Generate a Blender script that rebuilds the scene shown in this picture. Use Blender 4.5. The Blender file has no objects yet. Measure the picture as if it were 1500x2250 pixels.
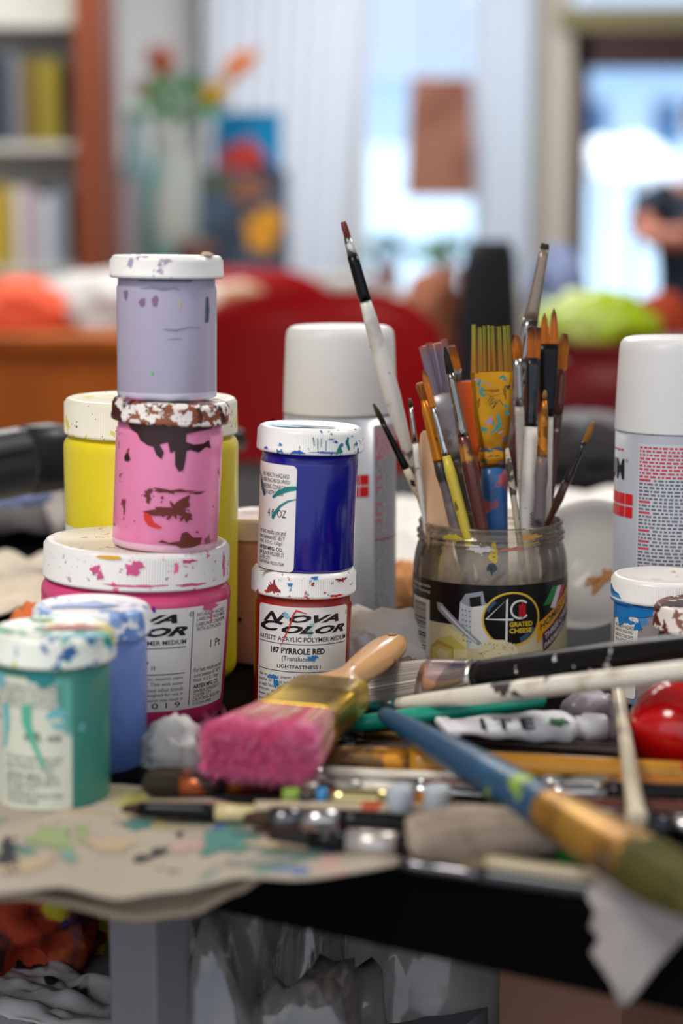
import bpy, bmesh, math, random
from mathutils import Vector, Matrix, noise, geometry
random.seed(7)
SC = bpy.context.scene
COL = SC.collection
PI = math.pi
R = math.radians

# ------------------------------------------------------------------ camera, world, lights
TZ = 0.75                 # table top height
CH = 0.281                # camera height above the table top
PITCH = R(8.5)
FPX = 4200.0
cam_d = bpy.data.cameras.new('camera')
cam = bpy.data.objects.new('camera', cam_d)
COL.objects.link(cam)
cam.location = (0, 0, TZ + CH)
cam.rotation_euler = (PI / 2 - PITCH, 0, 0)
cam_d.sensor_fit = 'VERTICAL'
cam_d.sensor_height = 36.0
cam_d.sensor_width = 24.0
cam_d.lens = FPX / 2250 * 36.0
cam_d.clip_start = 0.02
cam_d.clip_end = 200
cam_d.dof.use_dof = True
cam_d.dof.focus_distance = 1.128
cam_d.dof.aperture_fstop = 3.5
SC.camera = cam

W = bpy.data.worlds.new('world'); SC.world = W
W.use_nodes = True
nt = W.node_tree; nt.nodes.clear()
wo = nt.nodes.new('ShaderNodeOutputWorld'); wb = nt.nodes.new('ShaderNodeBackground')
wg = nt.nodes.new('ShaderNodeTexCoord'); wsx = nt.nodes.new('ShaderNodeSeparateXYZ'); wr = nt.nodes.new('ShaderNodeValToRGB')
nt.links.new(wg.outputs['Generated'], wsx.inputs[0]); nt.links.new(wsx.outputs['Z'], wr.inputs['Fac'])
wr.color_ramp.elements[0].position = 0.0; wr.color_ramp.elements[0].color = (0.62, 0.72, 0.90, 1)
wr.color_ramp.elements[1].position = 0.35; wr.color_ramp.elements[1].color = (0.93, 0.95, 1.0, 1)
nt.links.new(wr.outputs['Color'], wb.inputs['Color'])
wb.inputs['Strength'].default_value = 1.15
nt.links.new(wb.outputs[0], wo.inputs[0])

def area(name, loc, target, size, sy, power, col=(1, 1, 1)):
    d = bpy.data.lights.new(name, 'AREA'); d.shape = 'RECTANGLE'; d.size = size; d.size_y = sy
    d.energy = power; d.color = col
    o = bpy.data.objects.new(name, d); COL.objects.link(o)
    o.location = loc
    o.rotation_euler = (Vector(target) - Vector(loc)).to_track_quat('-Z', 'Y').to_euler()
    return o
area('ceiling_and_fill_light', (-0.9, 0.3, 2.68), (-0.5, 0.9, TZ), 0.6, 1.2, 52, (1.0, 0.95, 0.88))
area('ceiling_and_fill_light', (1.1, 1.9, 2.68), (0.9, 1.9, TZ), 0.6, 1.2, 42, (1.0, 0.96, 0.91))
area('ceiling_and_fill_light', (-0.6, 4.2, 2.68), (-0.6, 4.3, 0), 1.2, 1.2, 62, (1.0, 0.97, 0.93))  # added fill for the rear half of the room
area('ceiling_and_fill_light', (0.4, 6.4, 2.68), (0.4, 6.5, 0), 1.2, 0.8, 62, (0.96, 0.98, 1.0))  # added fill that brightens the back wall
sd_ = bpy.data.lights.new('sun', 'SUN'); sd_.energy = 6.5; sd_.angle = R(1.0); sd_.color = (1, .98, .95)
so_ = bpy.data.objects.new('sun', sd_); COL.objects.link(so_); so_.rotation_euler = (R(25), 0, 0)

SC.view_settings.view_transform = 'Standard'
SC.view_settings.look = 'None'
SC.view_settings.gamma = 1
SC.view_settings.use_curve_mapping = False
SC.view_settings.exposure = 0.08
SC.cycles.use_denoising = True
SC.cycles.max_bounces = 10
SC.cycles.transparent_max_bounces = 24

# ------------------------------------------------------------------ pixel helpers
cP, sP = math.cos(PITCH), math.sin(PITCH)
def ray(x, y):
    dx = (x - 750) / FPX; dy = (1125 - y) / FPX
    return Vector((dx, cP + dy * sP, -sP + dy * cP))
def P(x, y, Y):
    d = ray(x, y); k = Y / d.y
    return Vector((d.x * k, Y, TZ + CH + d.z * k))
def T(x, y, h=0.0):
    d = ray(x, y); k = (h - CH) / d.z
    return Vector((d.x * k, d.y * k, TZ + h))
def px(Y, h=0.05):          # metres per pixel at distance Y
    return (Y * cP + (CH - h) * sP) / FPX

# ------------------------------------------------------------------ materials
def lin(c):
    if isinstance(c, str):
        c = c.lstrip('#'); c = [int(c[i:i + 2], 16) / 255 for i in (0, 2, 4)]
    return tuple(((v / 12.92) if v <= 0.04045 else ((v + 0.055) / 1.055) ** 2.4) for v in c[:3]) + (1.0,)
MATS = {}
def M(name, col, rough=0.5, metal=0.0, coat=0.0, spots=(), grad=None, bump=None, emit=None, sss=0, stretch=(1, 1, 1), spec=0.38, trans=0.0, alpha=1.0, wood=None):
    """spots: (colour, scale, threshold, detail[, softness]) ; grad: (z0, z1, colour) along object z ; wood: (colour, scale)"""
    if name in MATS: return MATS[name]
    m = bpy.data.materials.new(name); MATS[name] = m
    m.use_nodes = True
    n = m.node_tree.nodes; l = m.node_tree.links
    b = n['Principled BSDF']
    b.inputs['Roughness'].default_value = rough
    b.inputs['Metallic'].default_value = metal
    b.inputs['Coat Weight'].default_value = coat * .6
    b.inputs['Coat Roughness'].default_value = 0.08
    b.inputs['Specular IOR Level'].default_value = spec
    b.inputs['Transmission Weight'].default_value = trans
    b.inputs['Alpha'].default_value = alpha
    if sss:
        b.inputs['Subsurface Weight'].default_value = sss
        b.inputs['Subsurface Radius'].default_value = (0.01, 0.006, 0.005)
        b.inputs['Subsurface Scale'].default_value = 0.5
    b.inputs['Base Color'].default_value = lin(col)
    cur = None
    if spots or grad or bump or wood:
        tc = n.new('ShaderNodeTexCoord'); mp = n.new('ShaderNodeMapping')
        l.new(tc.outputs['Object'], mp.inputs[0]); mp.inputs['Scale'].default_value = stretch
        oi = n.new('ShaderNodeObjectInfo'); va = n.new('ShaderNodeVectorMath'); va.operation = 'ADD'
        cr = n.new('ShaderNodeCombineXYZ')
        mu = n.new('ShaderNodeMath'); mu.operation = 'MULTIPLY'; mu.inputs[1].default_value = 7.0
        l.new(oi.outputs['Random'], mu.inputs[0]); l.new(mu.outputs[0], cr.inputs[0]); l.new(mu.outputs[0], cr.inputs[2])
        l.new(mp.outputs[0], va.inputs[0]); l.new(cr.outputs[0], va.inputs[1])
        vec = va.outputs[0]
        rgb = n.new('ShaderNodeRGB'); rgb.outputs[0].default_value = lin(col); cur = rgb.outputs[0]
        def mixin(fac, c):
            nonlocal cur
            x = n.new('ShaderNodeMix'); x.data_type = 'RGBA'
            l.new(fac, x.inputs['Factor']); l.new(cur, x.inputs['A']); x.inputs['B'].default_value = lin(c)
            cur = x.outputs['Result']
        if wood:
            wv = n.new('ShaderNodeTexNoise'); wv.inputs['Scale'].default_value = wood[1]; wv.inputs['Detail'].default_value = 4
            mm = n.new('ShaderNodeMapping'); mm.inputs['Scale'].default_value = (1, 1, 0.06)
            l.new(vec, mm.inputs[0]); l.new(mm.outputs[0], wv.inputs['Vector'])
            mr = n.new('ShaderNodeMapRange'); mr.inputs['From Min'].default_value = 0.35; mr.inputs['From Max'].default_value = 0.7
            l.new(wv.outputs['Fac'], mr.inputs['Value']); mixin(mr.outputs[0], wood[0])
        if grad:
            sx = n.new('ShaderNodeSeparateXYZ'); l.new(tc.outputs['Object'], sx.inputs[0])
            nz = n.new('ShaderNodeTexNoise'); nz.inputs['Scale'].default_value = 160; l.new(tc.outputs['Object'], nz.inputs['Vector'])
            mr = n.new('ShaderNodeMapRange'); mr.inputs['From Min'].default_value = grad[0]; mr.inputs['From Max'].default_value = grad[1]
            ad = n.new('ShaderNodeMath'); ad.operation = 'MULTIPLY_ADD'
            l.new(nz.outputs['Fac'], ad.inputs[0]); ad.inputs[1].default_value = (grad[1] - grad[0]) * 0.8
            l.new(sx.outputs['Z'], ad.inputs[2]); l.new(ad.outputs[0], mr.inputs['Value']); mixin(mr.outputs[0], grad[2])
        for i, s in enumerate(spots):
            nz = n.new('ShaderNodeTexNoise'); nz.inputs['Scale'].default_value = s[1]; nz.inputs['Detail'].default_value = s[3]
            nz.noise_dimensions = '4D'; nz.inputs['W'].default_value = i * 3.7 + 1.3
            l.new(vec, nz.inputs['Vector'])
            mr = n.new('ShaderNodeMapRange'); so = s[4] if len(s) > 4 else 0.02
            th_ = .5 + (s[2] - .5) * .62; mr.inputs['From Min'].default_value = th_; mr.inputs['From Max'].default_value = th_ + so
            lo = n.new('ShaderNodeTexNoise'); lo.inputs['Scale'].default_value = max(6, s[1] / 5); lo.inputs['Detail'].default_value = 1; l.new(vec, lo.inputs['Vector'])
            ma = n.new('ShaderNodeMath'); ma.operation = 'MULTIPLY_ADD'; ma.inputs[1].default_value = .55; l.new(lo.outputs['Fac'], ma.inputs[0]); l.new(nz.outputs['Fac'], ma.inputs[2])
            mb_ = n.new('ShaderNodeMath'); mb_.operation = 'SUBTRACT'; mb_.inputs[1].default_value = .285; l.new(ma.outputs[0], mb_.inputs[0])
            l.new(mb_.outputs[0], mr.inputs['Value']); mixin(mr.outputs[0], s[0])
        l.new(cur, b.inputs['Base Color'])
        if bump:
            nz = n.new('ShaderNodeTexNoise'); nz.inputs['Scale'].default_value = bump[0]; nz.inputs['Detail'].default_value = 5
            l.new(vec, nz.inputs['Vector']); bp = n.new('ShaderNodeBump'); bp.inputs['Strength'].default_value = bump[1]
            bp.inputs['Distance'].default_value = bump[2] if len(bump) > 2 else 0.001
            l.new(nz.outputs['Fac'], bp.inputs['Height']); l.new(bp.outputs[0], b.inputs['Normal'])
    if emit:
        b.inputs['Emission Color'].default_value = lin(emit[0]); b.inputs['Emission Strength'].default_value = emit[1]
    return m

def film(name, tint, opacity, film_col, rough=0.05, noise_scale=40, gloss=0.5):
    """thin clear wall: transparent, with a fresnel gloss and a patchy dirty film"""
    m = bpy.data.materials.new(name); m.use_nodes = True
    n = m.node_tree.nodes; l = m.node_tree.links; n.clear()
    out = n.new('ShaderNodeOutputMaterial')
    tr = n.new('ShaderNodeBsdfTransparent'); tr.inputs[0].default_value = lin(tint)
    d1 = n.new('ShaderNodeBsdfDiffuse'); d1.inputs[0].default_value = lin(film_col)
    d2 = n.new('ShaderNodeBsdfTranslucent'); d2.inputs[0].default_value = lin(film_col)
    df = n.new('ShaderNodeMixShader'); df.inputs[0].default_value = .5; l.new(d1.outputs[0], df.inputs[1]); l.new(d2.outputs[0], df.inputs[2])
    gl = n.new('ShaderNodeBsdfGlossy'); gl.inputs['Roughness'].default_value = rough
    fr = n.new('ShaderNodeFresnel'); fr.inputs[0].default_value = 1.5
    tc = n.new('ShaderNodeTexCoord'); nz = n.new('ShaderNodeTexNoise'); nz.inputs['Scale'].default_value = noise_scale; nz.inputs['Detail'].default_value = 6
    l.new(tc.outputs['Object'], nz.inputs['Vector'])
    mr = n.new('ShaderNodeMapRange'); mr.inputs['From Min'].default_value = 0.3; mr.inputs['From Max'].default_value = 0.75
    mr.inputs['To Min'].default_value = opacity * 0.4; mr.inputs['To Max'].default_value = opacity * 1.5
    l.new(nz.outputs['Fac'], mr.inputs['Value'])
    m1 = n.new('ShaderNodeMixShader'); l.new(mr.outputs[0], m1.inputs[0]); l.new(tr.outputs[0], m1.inputs[1]); l.new(df.outputs[0], m1.inputs[2])
    mg = n.new('ShaderNodeMath'); mg.operation = 'MULTIPLY'; mg.inputs[1].default_value = gloss; l.new(fr.outputs[0], mg.inputs[0])
    m2 = n.new('ShaderNodeMixShader'); l.new(mg.outputs[0], m2.inputs[0]); l.new(m1.outputs[0], m2.inputs[1]); l.new(gl.outputs[0], m2.inputs[2])
    l.new(m2.outputs[0], out.inputs[0])
    MATS[name] = m
    return m

# ------------------------------------------------------------------ objects
def tag(o, label=None, cat=None, group=None, kind=None):
    if label: o['label'] = label
    if cat: o['category'] = cat
    if group: o['group'] = group
    if kind: o['kind'] = kind
    return o
def thing(name, label, cat, mat=None, group=None):
    o = bpy.data.objects.new(name, None); COL.objects.link(o)
    o.empty_display_size = 0.01
    if mat is not None: o.matrix_world = mat
    return tag(o, label, cat, group)
class MB:
    def __init__(s): s.v = []; s.f = []; s.m = []; s.sm = []
    def add(s, vs, fs, m=0, smooth=True):
        k = len(s.v); s.v += [tuple(v) for v in vs]
        for f in fs: s.f.append([i + k for i in f]); s.m.append(m); s.sm.append(smooth)
    def loft(s, rings, m=0, smooth=True, cap0=True, cap1=True, closed=True):
        n = len(rings[0]); vs = [p for r in rings for p in r]; fs = []
        for i in range(len(rings) - 1):
            for j in range(n if closed else n - 1):
                a = i * n + j; b = i * n + (j + 1) % n
                fs.append((a, b, b + n, a + n))
        s.add(vs, fs, m, smooth); k = len(s.v) - len(vs)
        if cap0: s.f.append([k + j for j in range(n)][::-1]); s.m.append(m); s.sm.append(False)
        if cap1: s.f.append([k + (len(rings) - 1) * n + j for j in range(n)]); s.m.append(m); s.sm.append(False)
    def lathe(s, prof, seg=64, m=0, smooth=True, cap0=False, cap1=False, c=(0, 0), wob=None):
        rings = []
        for (r, z) in prof:
            rings.append([(c[0] + (r + (wob(j, z, r) if wob else 0)) * math.cos(2 * PI * j / seg), c[1] + (r + (wob(j, z, r) if wob else 0)) * math.sin(2 * PI * j / seg), z) for j in range(seg)])
        s.loft(rings, m, smooth, cap0, cap1)
    def box(s, a, b, m=0):
        (x0, y0, z0), (x1, y1, z1) = a, b
        vs = [(x0, y0, z0), (x1, y0, z0), (x1, y1, z0), (x0, y1, z0), (x0, y0, z1), (x1, y0, z1), (x1, y1, z1), (x0, y1, z1)]
        s.add(vs, [(0, 3, 2, 1), (4, 5, 6, 7), (0, 1, 5, 4), (1, 2, 6, 5), (2, 3, 7, 6), (3, 0, 4, 7)], m, False)
    def tube(s, path, rad, seg=10, m=0, cap=True):
        path = [Vector(p) for p in path]; rings = []; u = None
        for i, p in enumerate(path):
            d = (path[min(i + 1, len(path) - 1)] - path[max(i - 1, 0)]).normalized()
            if u is None:
                u = d.orthogonal().normalized()
            else:
                u = (u - d * u.dot(d)).normalized()
            w = d.cross(u); r = rad[i] if hasattr(rad, '__len__') else rad
            rings.append([p + (u * math.cos(2 * PI * j / seg) + w * math.sin(2 * PI * j / seg)) * r for j in range(seg)])
        s.loft(rings, m, True, cap, cap)
    def hair(s, pts, r0, r1, m=0):
        k = len(s.v); n = len(pts)
        a = random.random() * 2
        for i, p in enumerate(pts):
            r = r0 + (r1 - r0) * i / (n - 1)
            for j in range(3):
                t = a + j * 2.0944
                s.v.append((p[0] + math.cos(t) * r, p[1] + math.sin(t) * r, p[2] + (0.0)))
        for i in range(n - 1):
            for j in range(3):
                q = k + i * 3 + j; w = k + i * 3 + (j + 1) % 3
                s.f.append([q, w, w + 3, q + 3]); s.m.append(m); s.sm.append(True)
    def build(s, name, mats, parent=None, mat=None, bevel=0, seg=2):
        me = bpy.data.meshes.new(name); me.from_pydata(s.v, [], s.f)
        if not isinstance(mats, (list, tuple)): mats = [mats]
        for x in mats: me.materials.append(x)
        me.polygons.foreach_set('material_index', s.m); me.polygons.foreach_set('use_smooth', s.sm); me.update()
        o = bpy.data.objects.new(name, me); COL.objects.link(o)
        if parent: o.parent = parent
        if mat is not None: o.matrix_world = mat
        if bevel:
            b = o.modifiers.new('bevel', 'BEVEL'); b.width = bevel; b.segments = seg; b.limit_method = 'ANGLE'
        return o
def solid(o, t, off=0):
    m = o.modifiers.new('solid', 'SOLIDIFY'); m.thickness = t; m.offset = off
    return o

# ---- flat artwork in millimetres, wrapped on a cylinder or laid in a plane
_tc = {}
def text_tris(s, shear=0.0, bold=0.0):
    key = (s, shear, bold)
    if key in _tc: return _tc[key]
    c = bpy.data.curves.new('t', 'FONT'); c.body = s; c.size = 1; c.shear = shear; c.offset = bold; c.resolution_u = 2
    o = bpy.data.objects.new('t', c); COL.objects.link(o)
    bpy.context.view_layer.update()
    dg = bpy.context.evaluated_depsgraph_get(); e = o.evaluated_get(dg); me = e.to_mesh()
    me.calc_loop_triangles()
    vs = [(v.co.x, v.co.y) for v in me.vertices]; fs = [tuple(t.vertices) for t in me.loop_triangles]
    e.to_mesh_clear(); bpy.data.objects.remove(o); bpy.data.curves.remove(c)
    _tc[key] = (vs, fs)
    return vs, fs
class Flat:
    def __init__(s): s.v = []; s.f = []; s.m = []
    def tri(s, vs, fs, m, h):
        k = len(s.v); s.v += [(x, y, h) for x, y in vs]
        for f in fs: s.f.append([i + k for i in f]); s.m.append(m)
    def poly(s, pts, m=0, h=0.0):
        fs = geometry.tessellate_polygon([[Vector((x, y, 0)) for x, y in pts]])
        s.tri(pts, fs, m, h)
    def rect(s, x0, y0, x1, y1, m=0, h=0.0, r=0):
        if not r: return s.poly([(x0, y0), (x1, y0), (x1, y1), (x0, y1)], m, h)
        pts = []
        for cx, cy, a0 in ((x1 - r, y1 - r, 0), (x0 + r, y1 - r, 90), (x0 + r, y0 + r, 180), (x1 - r, y0 + r, 270)):
            for k in range(6): a = R(a0 + k * 18); pts.append((cx + r * math.cos(a), cy + r * math.sin(a)))
        s.poly(pts, m, h)
    def disc(s, cx, cy, rx, ry, m=0, h=0.0, n=40):
        s.poly([(cx + rx * math.cos(2 * PI * k / n), cy + ry * math.sin(2 * PI * k / n)) for k in range(n)], m, h)
    def ring(s, cx, cy, rx, ry, w, m=0, h=0.0, a0=0, a1=360, n=48):
        for k in range(n):
            a = R(a0 + (a1 - a0) * k / n); b = R(a0 + (a1 - a0) * (k + 1) / n)
            q = [(cx + (rx - w) * math.cos(a), cy + (ry - w) * math.sin(a)), (cx + rx * math.cos(a), cy + ry * math.sin(a)), (cx + rx * math.cos(b), cy + ry * math.sin(b)), (cx + (rx - w) * math.cos(b), cy + (ry - w) * math.sin(b))]
            s.tri(q, [(0, 1, 2), (0, 2, 3)], m, h)
    def stroke(s, pts, ws, m=0, h=0.0):
        L = []; Rr = []
        for i, p in enumerate(pts):
            a = pts[max(i - 1, 0)]; b = pts[min(i + 1, len(pts) - 1)]
            dx, dy = b[0] - a[0], b[1] - a[1]; q = math.hypot(dx, dy) or 1
            w = (ws[i] if hasattr(ws, '__len__') else ws) / 2
            L.append((p[0] - dy / q * w, p[1] + dx / q * w)); Rr.append((p[0] + dy / q * w, p[1] - dx / q * w))
        for i in range(len(pts) - 1):
            s.tri([L[i], Rr[i], Rr[i + 1], L[i + 1]], [(0, 1, 2), (0, 2, 3)], m, h)
    def fit(s, t, x0, x1, y0, y1, m=0, h=0.0, shear=0, bold=0, rot=None):
        vs, fs = text_tris(t, shear, bold)
        if not vs: return
        ax = min(v[0] for v in vs); bx = max(v[0] for v in vs); ay = min(v[1] for v in vs); by = max(v[1] for v in vs)
        q = [(x0 + (v[0] - ax) / (bx - ax) * (x1 - x0), y0 + (v[1] - ay) / (by - ay) * (y1 - y0)) for v in vs]
        if rot:
            a, cx, cy = R(rot[0]), rot[1], rot[2]
            q = [(cx + (x - cx) * math.cos(a) - (y - cy) * math.sin(a), cy + (x - cx) * math.sin(a) + (y - cy) * math.cos(a)) for x, y in q]
        s.tri(q, fs, m, h)
    def blob(s, cx, cy, rx, ry, m=0, h=0.0, n=22, jag=0.45, seed=None):
        rn = random.Random(seed if seed is not None else random.random())
        ph = [rn.random() * 6 for _ in range(9)]; n = max(n, 40); pts = []
        for k in range(n):
            a = 2 * PI * k / n
            w = 1 + jag * (.42 * math.sin(2 * a + ph[0]) + .3 * math.sin(3 * a + ph[1]) + .3 * math.sin(5 * a + ph[2]) + .22 * math.sin(8 * a + ph[3]) + .18 * math.sin(13 * a + ph[4]) + .12 * math.sin(19 * a + ph[5])) + rn.uniform(-.12, .12) * jag
            w = max(.15, w); pts.append((cx + rx * w * math.cos(a), cy + ry * w * math.sin(a)))
        s.poly(pts, m, h)
        if jag > .42 and min(rx, ry) > .9:
            for _ in range(5):
                a = rn.uniform(0, 6.28); d = rn.uniform(1.15, 1.7); r_ = min(rx, ry) * rn.uniform(.05, .16)
                s.poly([(cx + rx * d * math.cos(a) + r_ * math.cos(t_ * 1.05) * rn.uniform(.7, 1.6), cy + ry * d * math.sin(a) + r_ * math.sin(t_ * 1.05)) for t_ in range(6)], m, h)
    def greek(s, x0, x1, y, hgt, m=0, h=0.0, seed=1):     # a line of unreadably small print
        rn = random.Random(seed); x = x0
        while x < x1 - 1:
            w = rn.uniform(1.2, 4.5); w = min(w, x1 - x); s.rect(x, y, x + w * .9, y + hgt, m, h); x += w + 0.7
    def build(s, name, mats, parent, R0=None, z0=0.0, phi=0.0, step=2.5, f=None, mat=None):
        """R0 mm radius or function of v(mm); None = plane.  f(x,y,h)->xyz overrides"""
        bm = bmesh.new()
        vs = [bm.verts.new((x, y, hh)) for x, y, hh in s.v]
        for q, mi in zip(s.f, s.m):
            try: fc = bm.faces.new([vs[i] for i in q]); fc.material_index = mi
            except ValueError: pass
        if R0 is not None or f is not None:
            xs = [v[0] for v in s.v]; x = min(xs) + step
            while x < max(xs):
                bmesh.ops.bisect_plane(bm, geom=bm.verts[:] + bm.edges[:] + bm.faces[:], plane_co=(x, 0, 0), plane_no=(1, 0, 0)); x += step
        if callable(R0):
            ys = [v[1] for v in s.v]; y = min(ys) + step
            while y < max(ys):
                bmesh.ops.bisect_plane(bm, geom=bm.verts[:] + bm.edges[:] + bm.faces[:], plane_co=(0, y, 0), plane_no=(0, 1, 0)); y += step
        for v in bm.verts:
            x, y, hh = v.co
            if f: v.co = f(x, y, hh)
            elif R0 is None: v.co = (x * .001, -hh * .001, z0 + y * .001)
            else:
                r = R0(y) if callable(R0) else R0
                a = x / (R0(0) if callable(R0) else R0) + phi; rr = (r + hh) * .001
                v.co = (rr * math.sin(a), -rr * math.cos(a), z0 + y * .001)
        me = bpy.data.meshes.new(name); bm.to_mesh(me); bm.free()
        if not isinstance(mats, (list, tuple)): mats = [mats]
        for x in mats: me.materials.append(x)
        o = bpy.data.objects.new(name, me); COL.objects.link(o)
        if parent: o.parent = parent
        if mat is not None: o.matrix_world = mat
        return o

# ------------------------------------------------------------------ common materials
LIDW = M('lid_white', '#efece6', .35, coat=.25, sss=.15, spec=.5)
LABEL = M('label_paper', '#f0ece4', .45, coat=.2)
INK = M('black_ink', '#15141a', .5)
INKG = M('grey_ink', '#4b4b4e', .5)

# ------------------------------------------------------------------ room
def struct(name, mb, mats, **k):
    o = mb.build(name, mats, **k); o['kind'] = 'structure'; return o
YB = 8.0
def rx(x, Y): return P(x, 500, Y).x
def rz(y, Y): return P(750, y, Y).z
wallm = M('wall_paint', '#cfd0cf', .8, spots=(('#c2c4c6', 1.5, .5, 3, .2),))
fl = MB(); fl.box((-4.1, -1.5, 2.7), (4.1, YB + .12, 2.8)); struct('ceiling', fl, M('ceiling_paint', '#dedcd8', .8))
fl = MB(); fl.box((-4, -1.5, -.05), (4, YB + .1, 0)); struct('floor', fl, M('floor_boards', '#6f5a4c', .5, wood=('#4f3e33', 6)))
wx0, wx1, wzb, wzt = rx(790, YB), rx(1062, YB), rz(640, YB), 2.35
dx0, dx1, dzt = rx(1285, YB), rx(1285, YB) + .86, rz(150, YB)
jx0 = rx(1248, YB)
w = MB()
w.box((-4, YB, 0), (wx0, YB + .12, 2.7)); w.box((wx0, YB, 0), (wx1, YB + .12, wzb)); w.box((wx0, YB, wzt), (wx1, YB + .12, 2.7))
w.box((wx1, YB, 0), (jx0, YB + .12, 2.7)); w.box((dx1 + .07, YB, 0), (4, YB + .12, 2.7)); w.box((jx0, YB, 2.45), (dx1 + .07, YB + .12, 2.7))
struct('wall_back', w, wallm)
w = MB(); w.box((-4.1, -1.5, 0), (-4, YB + .1, 2.7)); struct('wall_left', w, wallm)
w = MB(); w.box((4, -1.5, 0), (4.1, YB + .1, 2.7)); struct('wall_right', w, wallm)
glassm = film('pane_glass', '#f4faff', .02, '#ffffff', .02, 5, .5)
# window with frame and pane
wf = thing('window_1', None, None); wf['kind'] = 'structure'
f_ = MB()
for a, b in (((wx0, YB - .02, wzb), (wx0 + .04, YB + .1, wzt)), ((wx1 - .04, YB - .02, wzb), (wx1, YB + .1, wzt)), ((wx0, YB - .02, wzt - .04), (wx1, YB + .1, wzt)), ((wx0 - .03, YB - .08, wzb - .03), (wx1 + .03, YB + .1, wzb + .02)),
             ((wx0, YB + .02, rz(170, YB)), (wx1, YB + .06, rz(158, YB)))): f_.box(a, b)
f_.build('window_frame', M('frame_white', '#dfe4ea', .5), wf)
g_ = MB(); g_.box((wx0 + .03, YB + .05, wzb), (wx1 - .03, YB + .056, wzt - .03)); g_.build('window_pane', glassm, wf)
# door with transom
df = thing('door_1', None, None); df['kind'] = 'structure'
dkw = M('door_wood', '#402420', .5, wood=('#2c1714', 20))
f_ = MB()
f_.box((jx0, YB - .06, 0), (dx0, YB + .12, rz(60, YB))); f_.box((dx1, YB - .06, 0), (dx1 + .07, YB + .12, rz(60, YB))); f_.box((jx0, YB - .06, dzt), (dx1 + .07, YB + .12, rz(70, YB)))
f_.box((dx0, YB - .02, 0), (dx1, YB + .06, .35))
f_.build('door_frame', dkw, df)
f_ = MB(); f_.box((jx0 - .06, YB - .08, rz(70, YB)), (dx1 + .1, YB + .12, rz(18, YB))); f_.build('transom_bar', M('olive_trim', '#7d7350', .6), df)
f_ = MB(); f_.box((jx0 - .13, YB - .05, 0), (jx0, YB, 2.45)); struct('trim_1', f_, M('beige_trim', '#b9b0a2', .7))
g_ = MB(); g_.box((dx0, YB + .03, .35), (dx1, YB + .036, dzt)); g_.build('door_pane', glassm, df)
g_ = MB(); g_.box((jx0, YB + .03, rz(18, YB)), (dx1 + .07, YB + .036, 2.45)); g_.build('transom_pane', glassm, df)
b_ = MB(); b_.box((-4, YB - .02, 0), (wx1, YB, .12)); struct('baseboard_back', b_, M('frame_white', '#dfe4ea', .5))

# ------------------------------------------------------------------ outside
g = MB(); g.box((-8, YB + .12, -.1), (12, 30, -.05)); tag(g.build('pavement', M('pavement', '#b8c4d4', .8)), kind='structure')
YO = 15.0
fa = thing('facade_building', 'pale blue-white house front across the street with dark blue windows, seen through the door', 'building', Matrix.Translation((2.2, YO, -.05)))
b_ = MB(); b_.box((-2.6, 0, 0), (6, .4, rz(165, YO) + .05)); b_.build('wall', M('facade_paint', '#d9ecf7', .7), fa)
for (xa, xb, ya, yb) in ((1288, 1326, 225, 310), (1432, 1486, 225, 320), (1560, 1620, 225, 320)):
    b_ = MB(); b_.box((rx(xa, YO) - 2.2, -.04, rz(yb, YO) + .05), (rx(xb, YO) - 2.2, .02, rz(ya, YO) + .05)); b_.build('window', M('blue_glass', '#3c6c96', .3), fa)
b_ = MB(); b_.box((-2.7, -.25, rz(165, YO) + .05), (6.1, .5, rz(150, YO) + .05)); b_.build('eave', M('eave_paint', '#9cb9d6', .7), fa)
# parasols outside
def parasol(label, x, y, Y, r, hgt):
    p = P(x, y, Y); t = thing('parasol', label, 'parasol', Matrix.Translation((p.x, p.y, -.05)), 'white parasols outside the door')
    zt = p.z + .05
    c = MB(); c.lathe([(r, zt - hgt), (r * .97, zt - hgt * .8), (r * .8, zt - hgt * .38), (r * .45, zt - hgt * .1), (.02, zt)], 24, cap1=True)
    solid(c.build('canopy', M('parasol_cloth', '#ffffff', .7, emit=None), t), .01)
    c = MB(); c.tube([(0, 0, 0), (0, 0, zt)], .02); c.build('pole', M('pole_grey', '#8d97a6', .4), t)
    c = MB(); c.lathe([(.25, 0), (.25, .05), (.03, .09)], 24, cap0=True, cap1=True); c.build('base', MATS['pole_grey'], t)
parasol('large white parasol outside the glass door, right one of the two', 1395, 300, 10.4, .22, .26)
parasol('smaller white parasol outside the glass door, beside the dark jamb', 1322, 305, 11.2, .17, .2)

# ------------------------------------------------------------------ curtains
def curtain(label, xa, xb, ya, yb, Y, lean=0, folds=9, mat=None, amp=.011):
    mb = MB(); nx, ny = folds * 10, 14; rows = []
    for j in range(ny + 1):
        t = j / ny; row = []
        for i in range(nx + 1):
            s = i / nx
            x = rx(xa + (xb - xa) * s, Y) + lean * t * s
            row.append((x, Y + amp * math.sin(s * folds * 2 * PI + .6 * math.sin(3 * t)), rz(ya, Y) * (1 - t) + rz(yb, Y) * t))
        rows.append(row)
    mb.loft(rows, 0, True, False, False, closed=False)
    o = solid(mb.build('curtain', mat), .004); return tag(o, label, 'curtain', None)
cm = M('curtain_cloth', '#ccd2dc', .85)
curtain('pale blue-grey curtain hanging left of the bright window', 455, 812, -120, 1000, 7.8, -.16, 9, cm)
curtain('narrow pale grey curtain hanging right of the bright window, beside the door trim', 1052, 1165, -120, 1000, 7.8, 0, 4, M('curtain_cloth_b', '#c0c9d4', .85))
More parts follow.
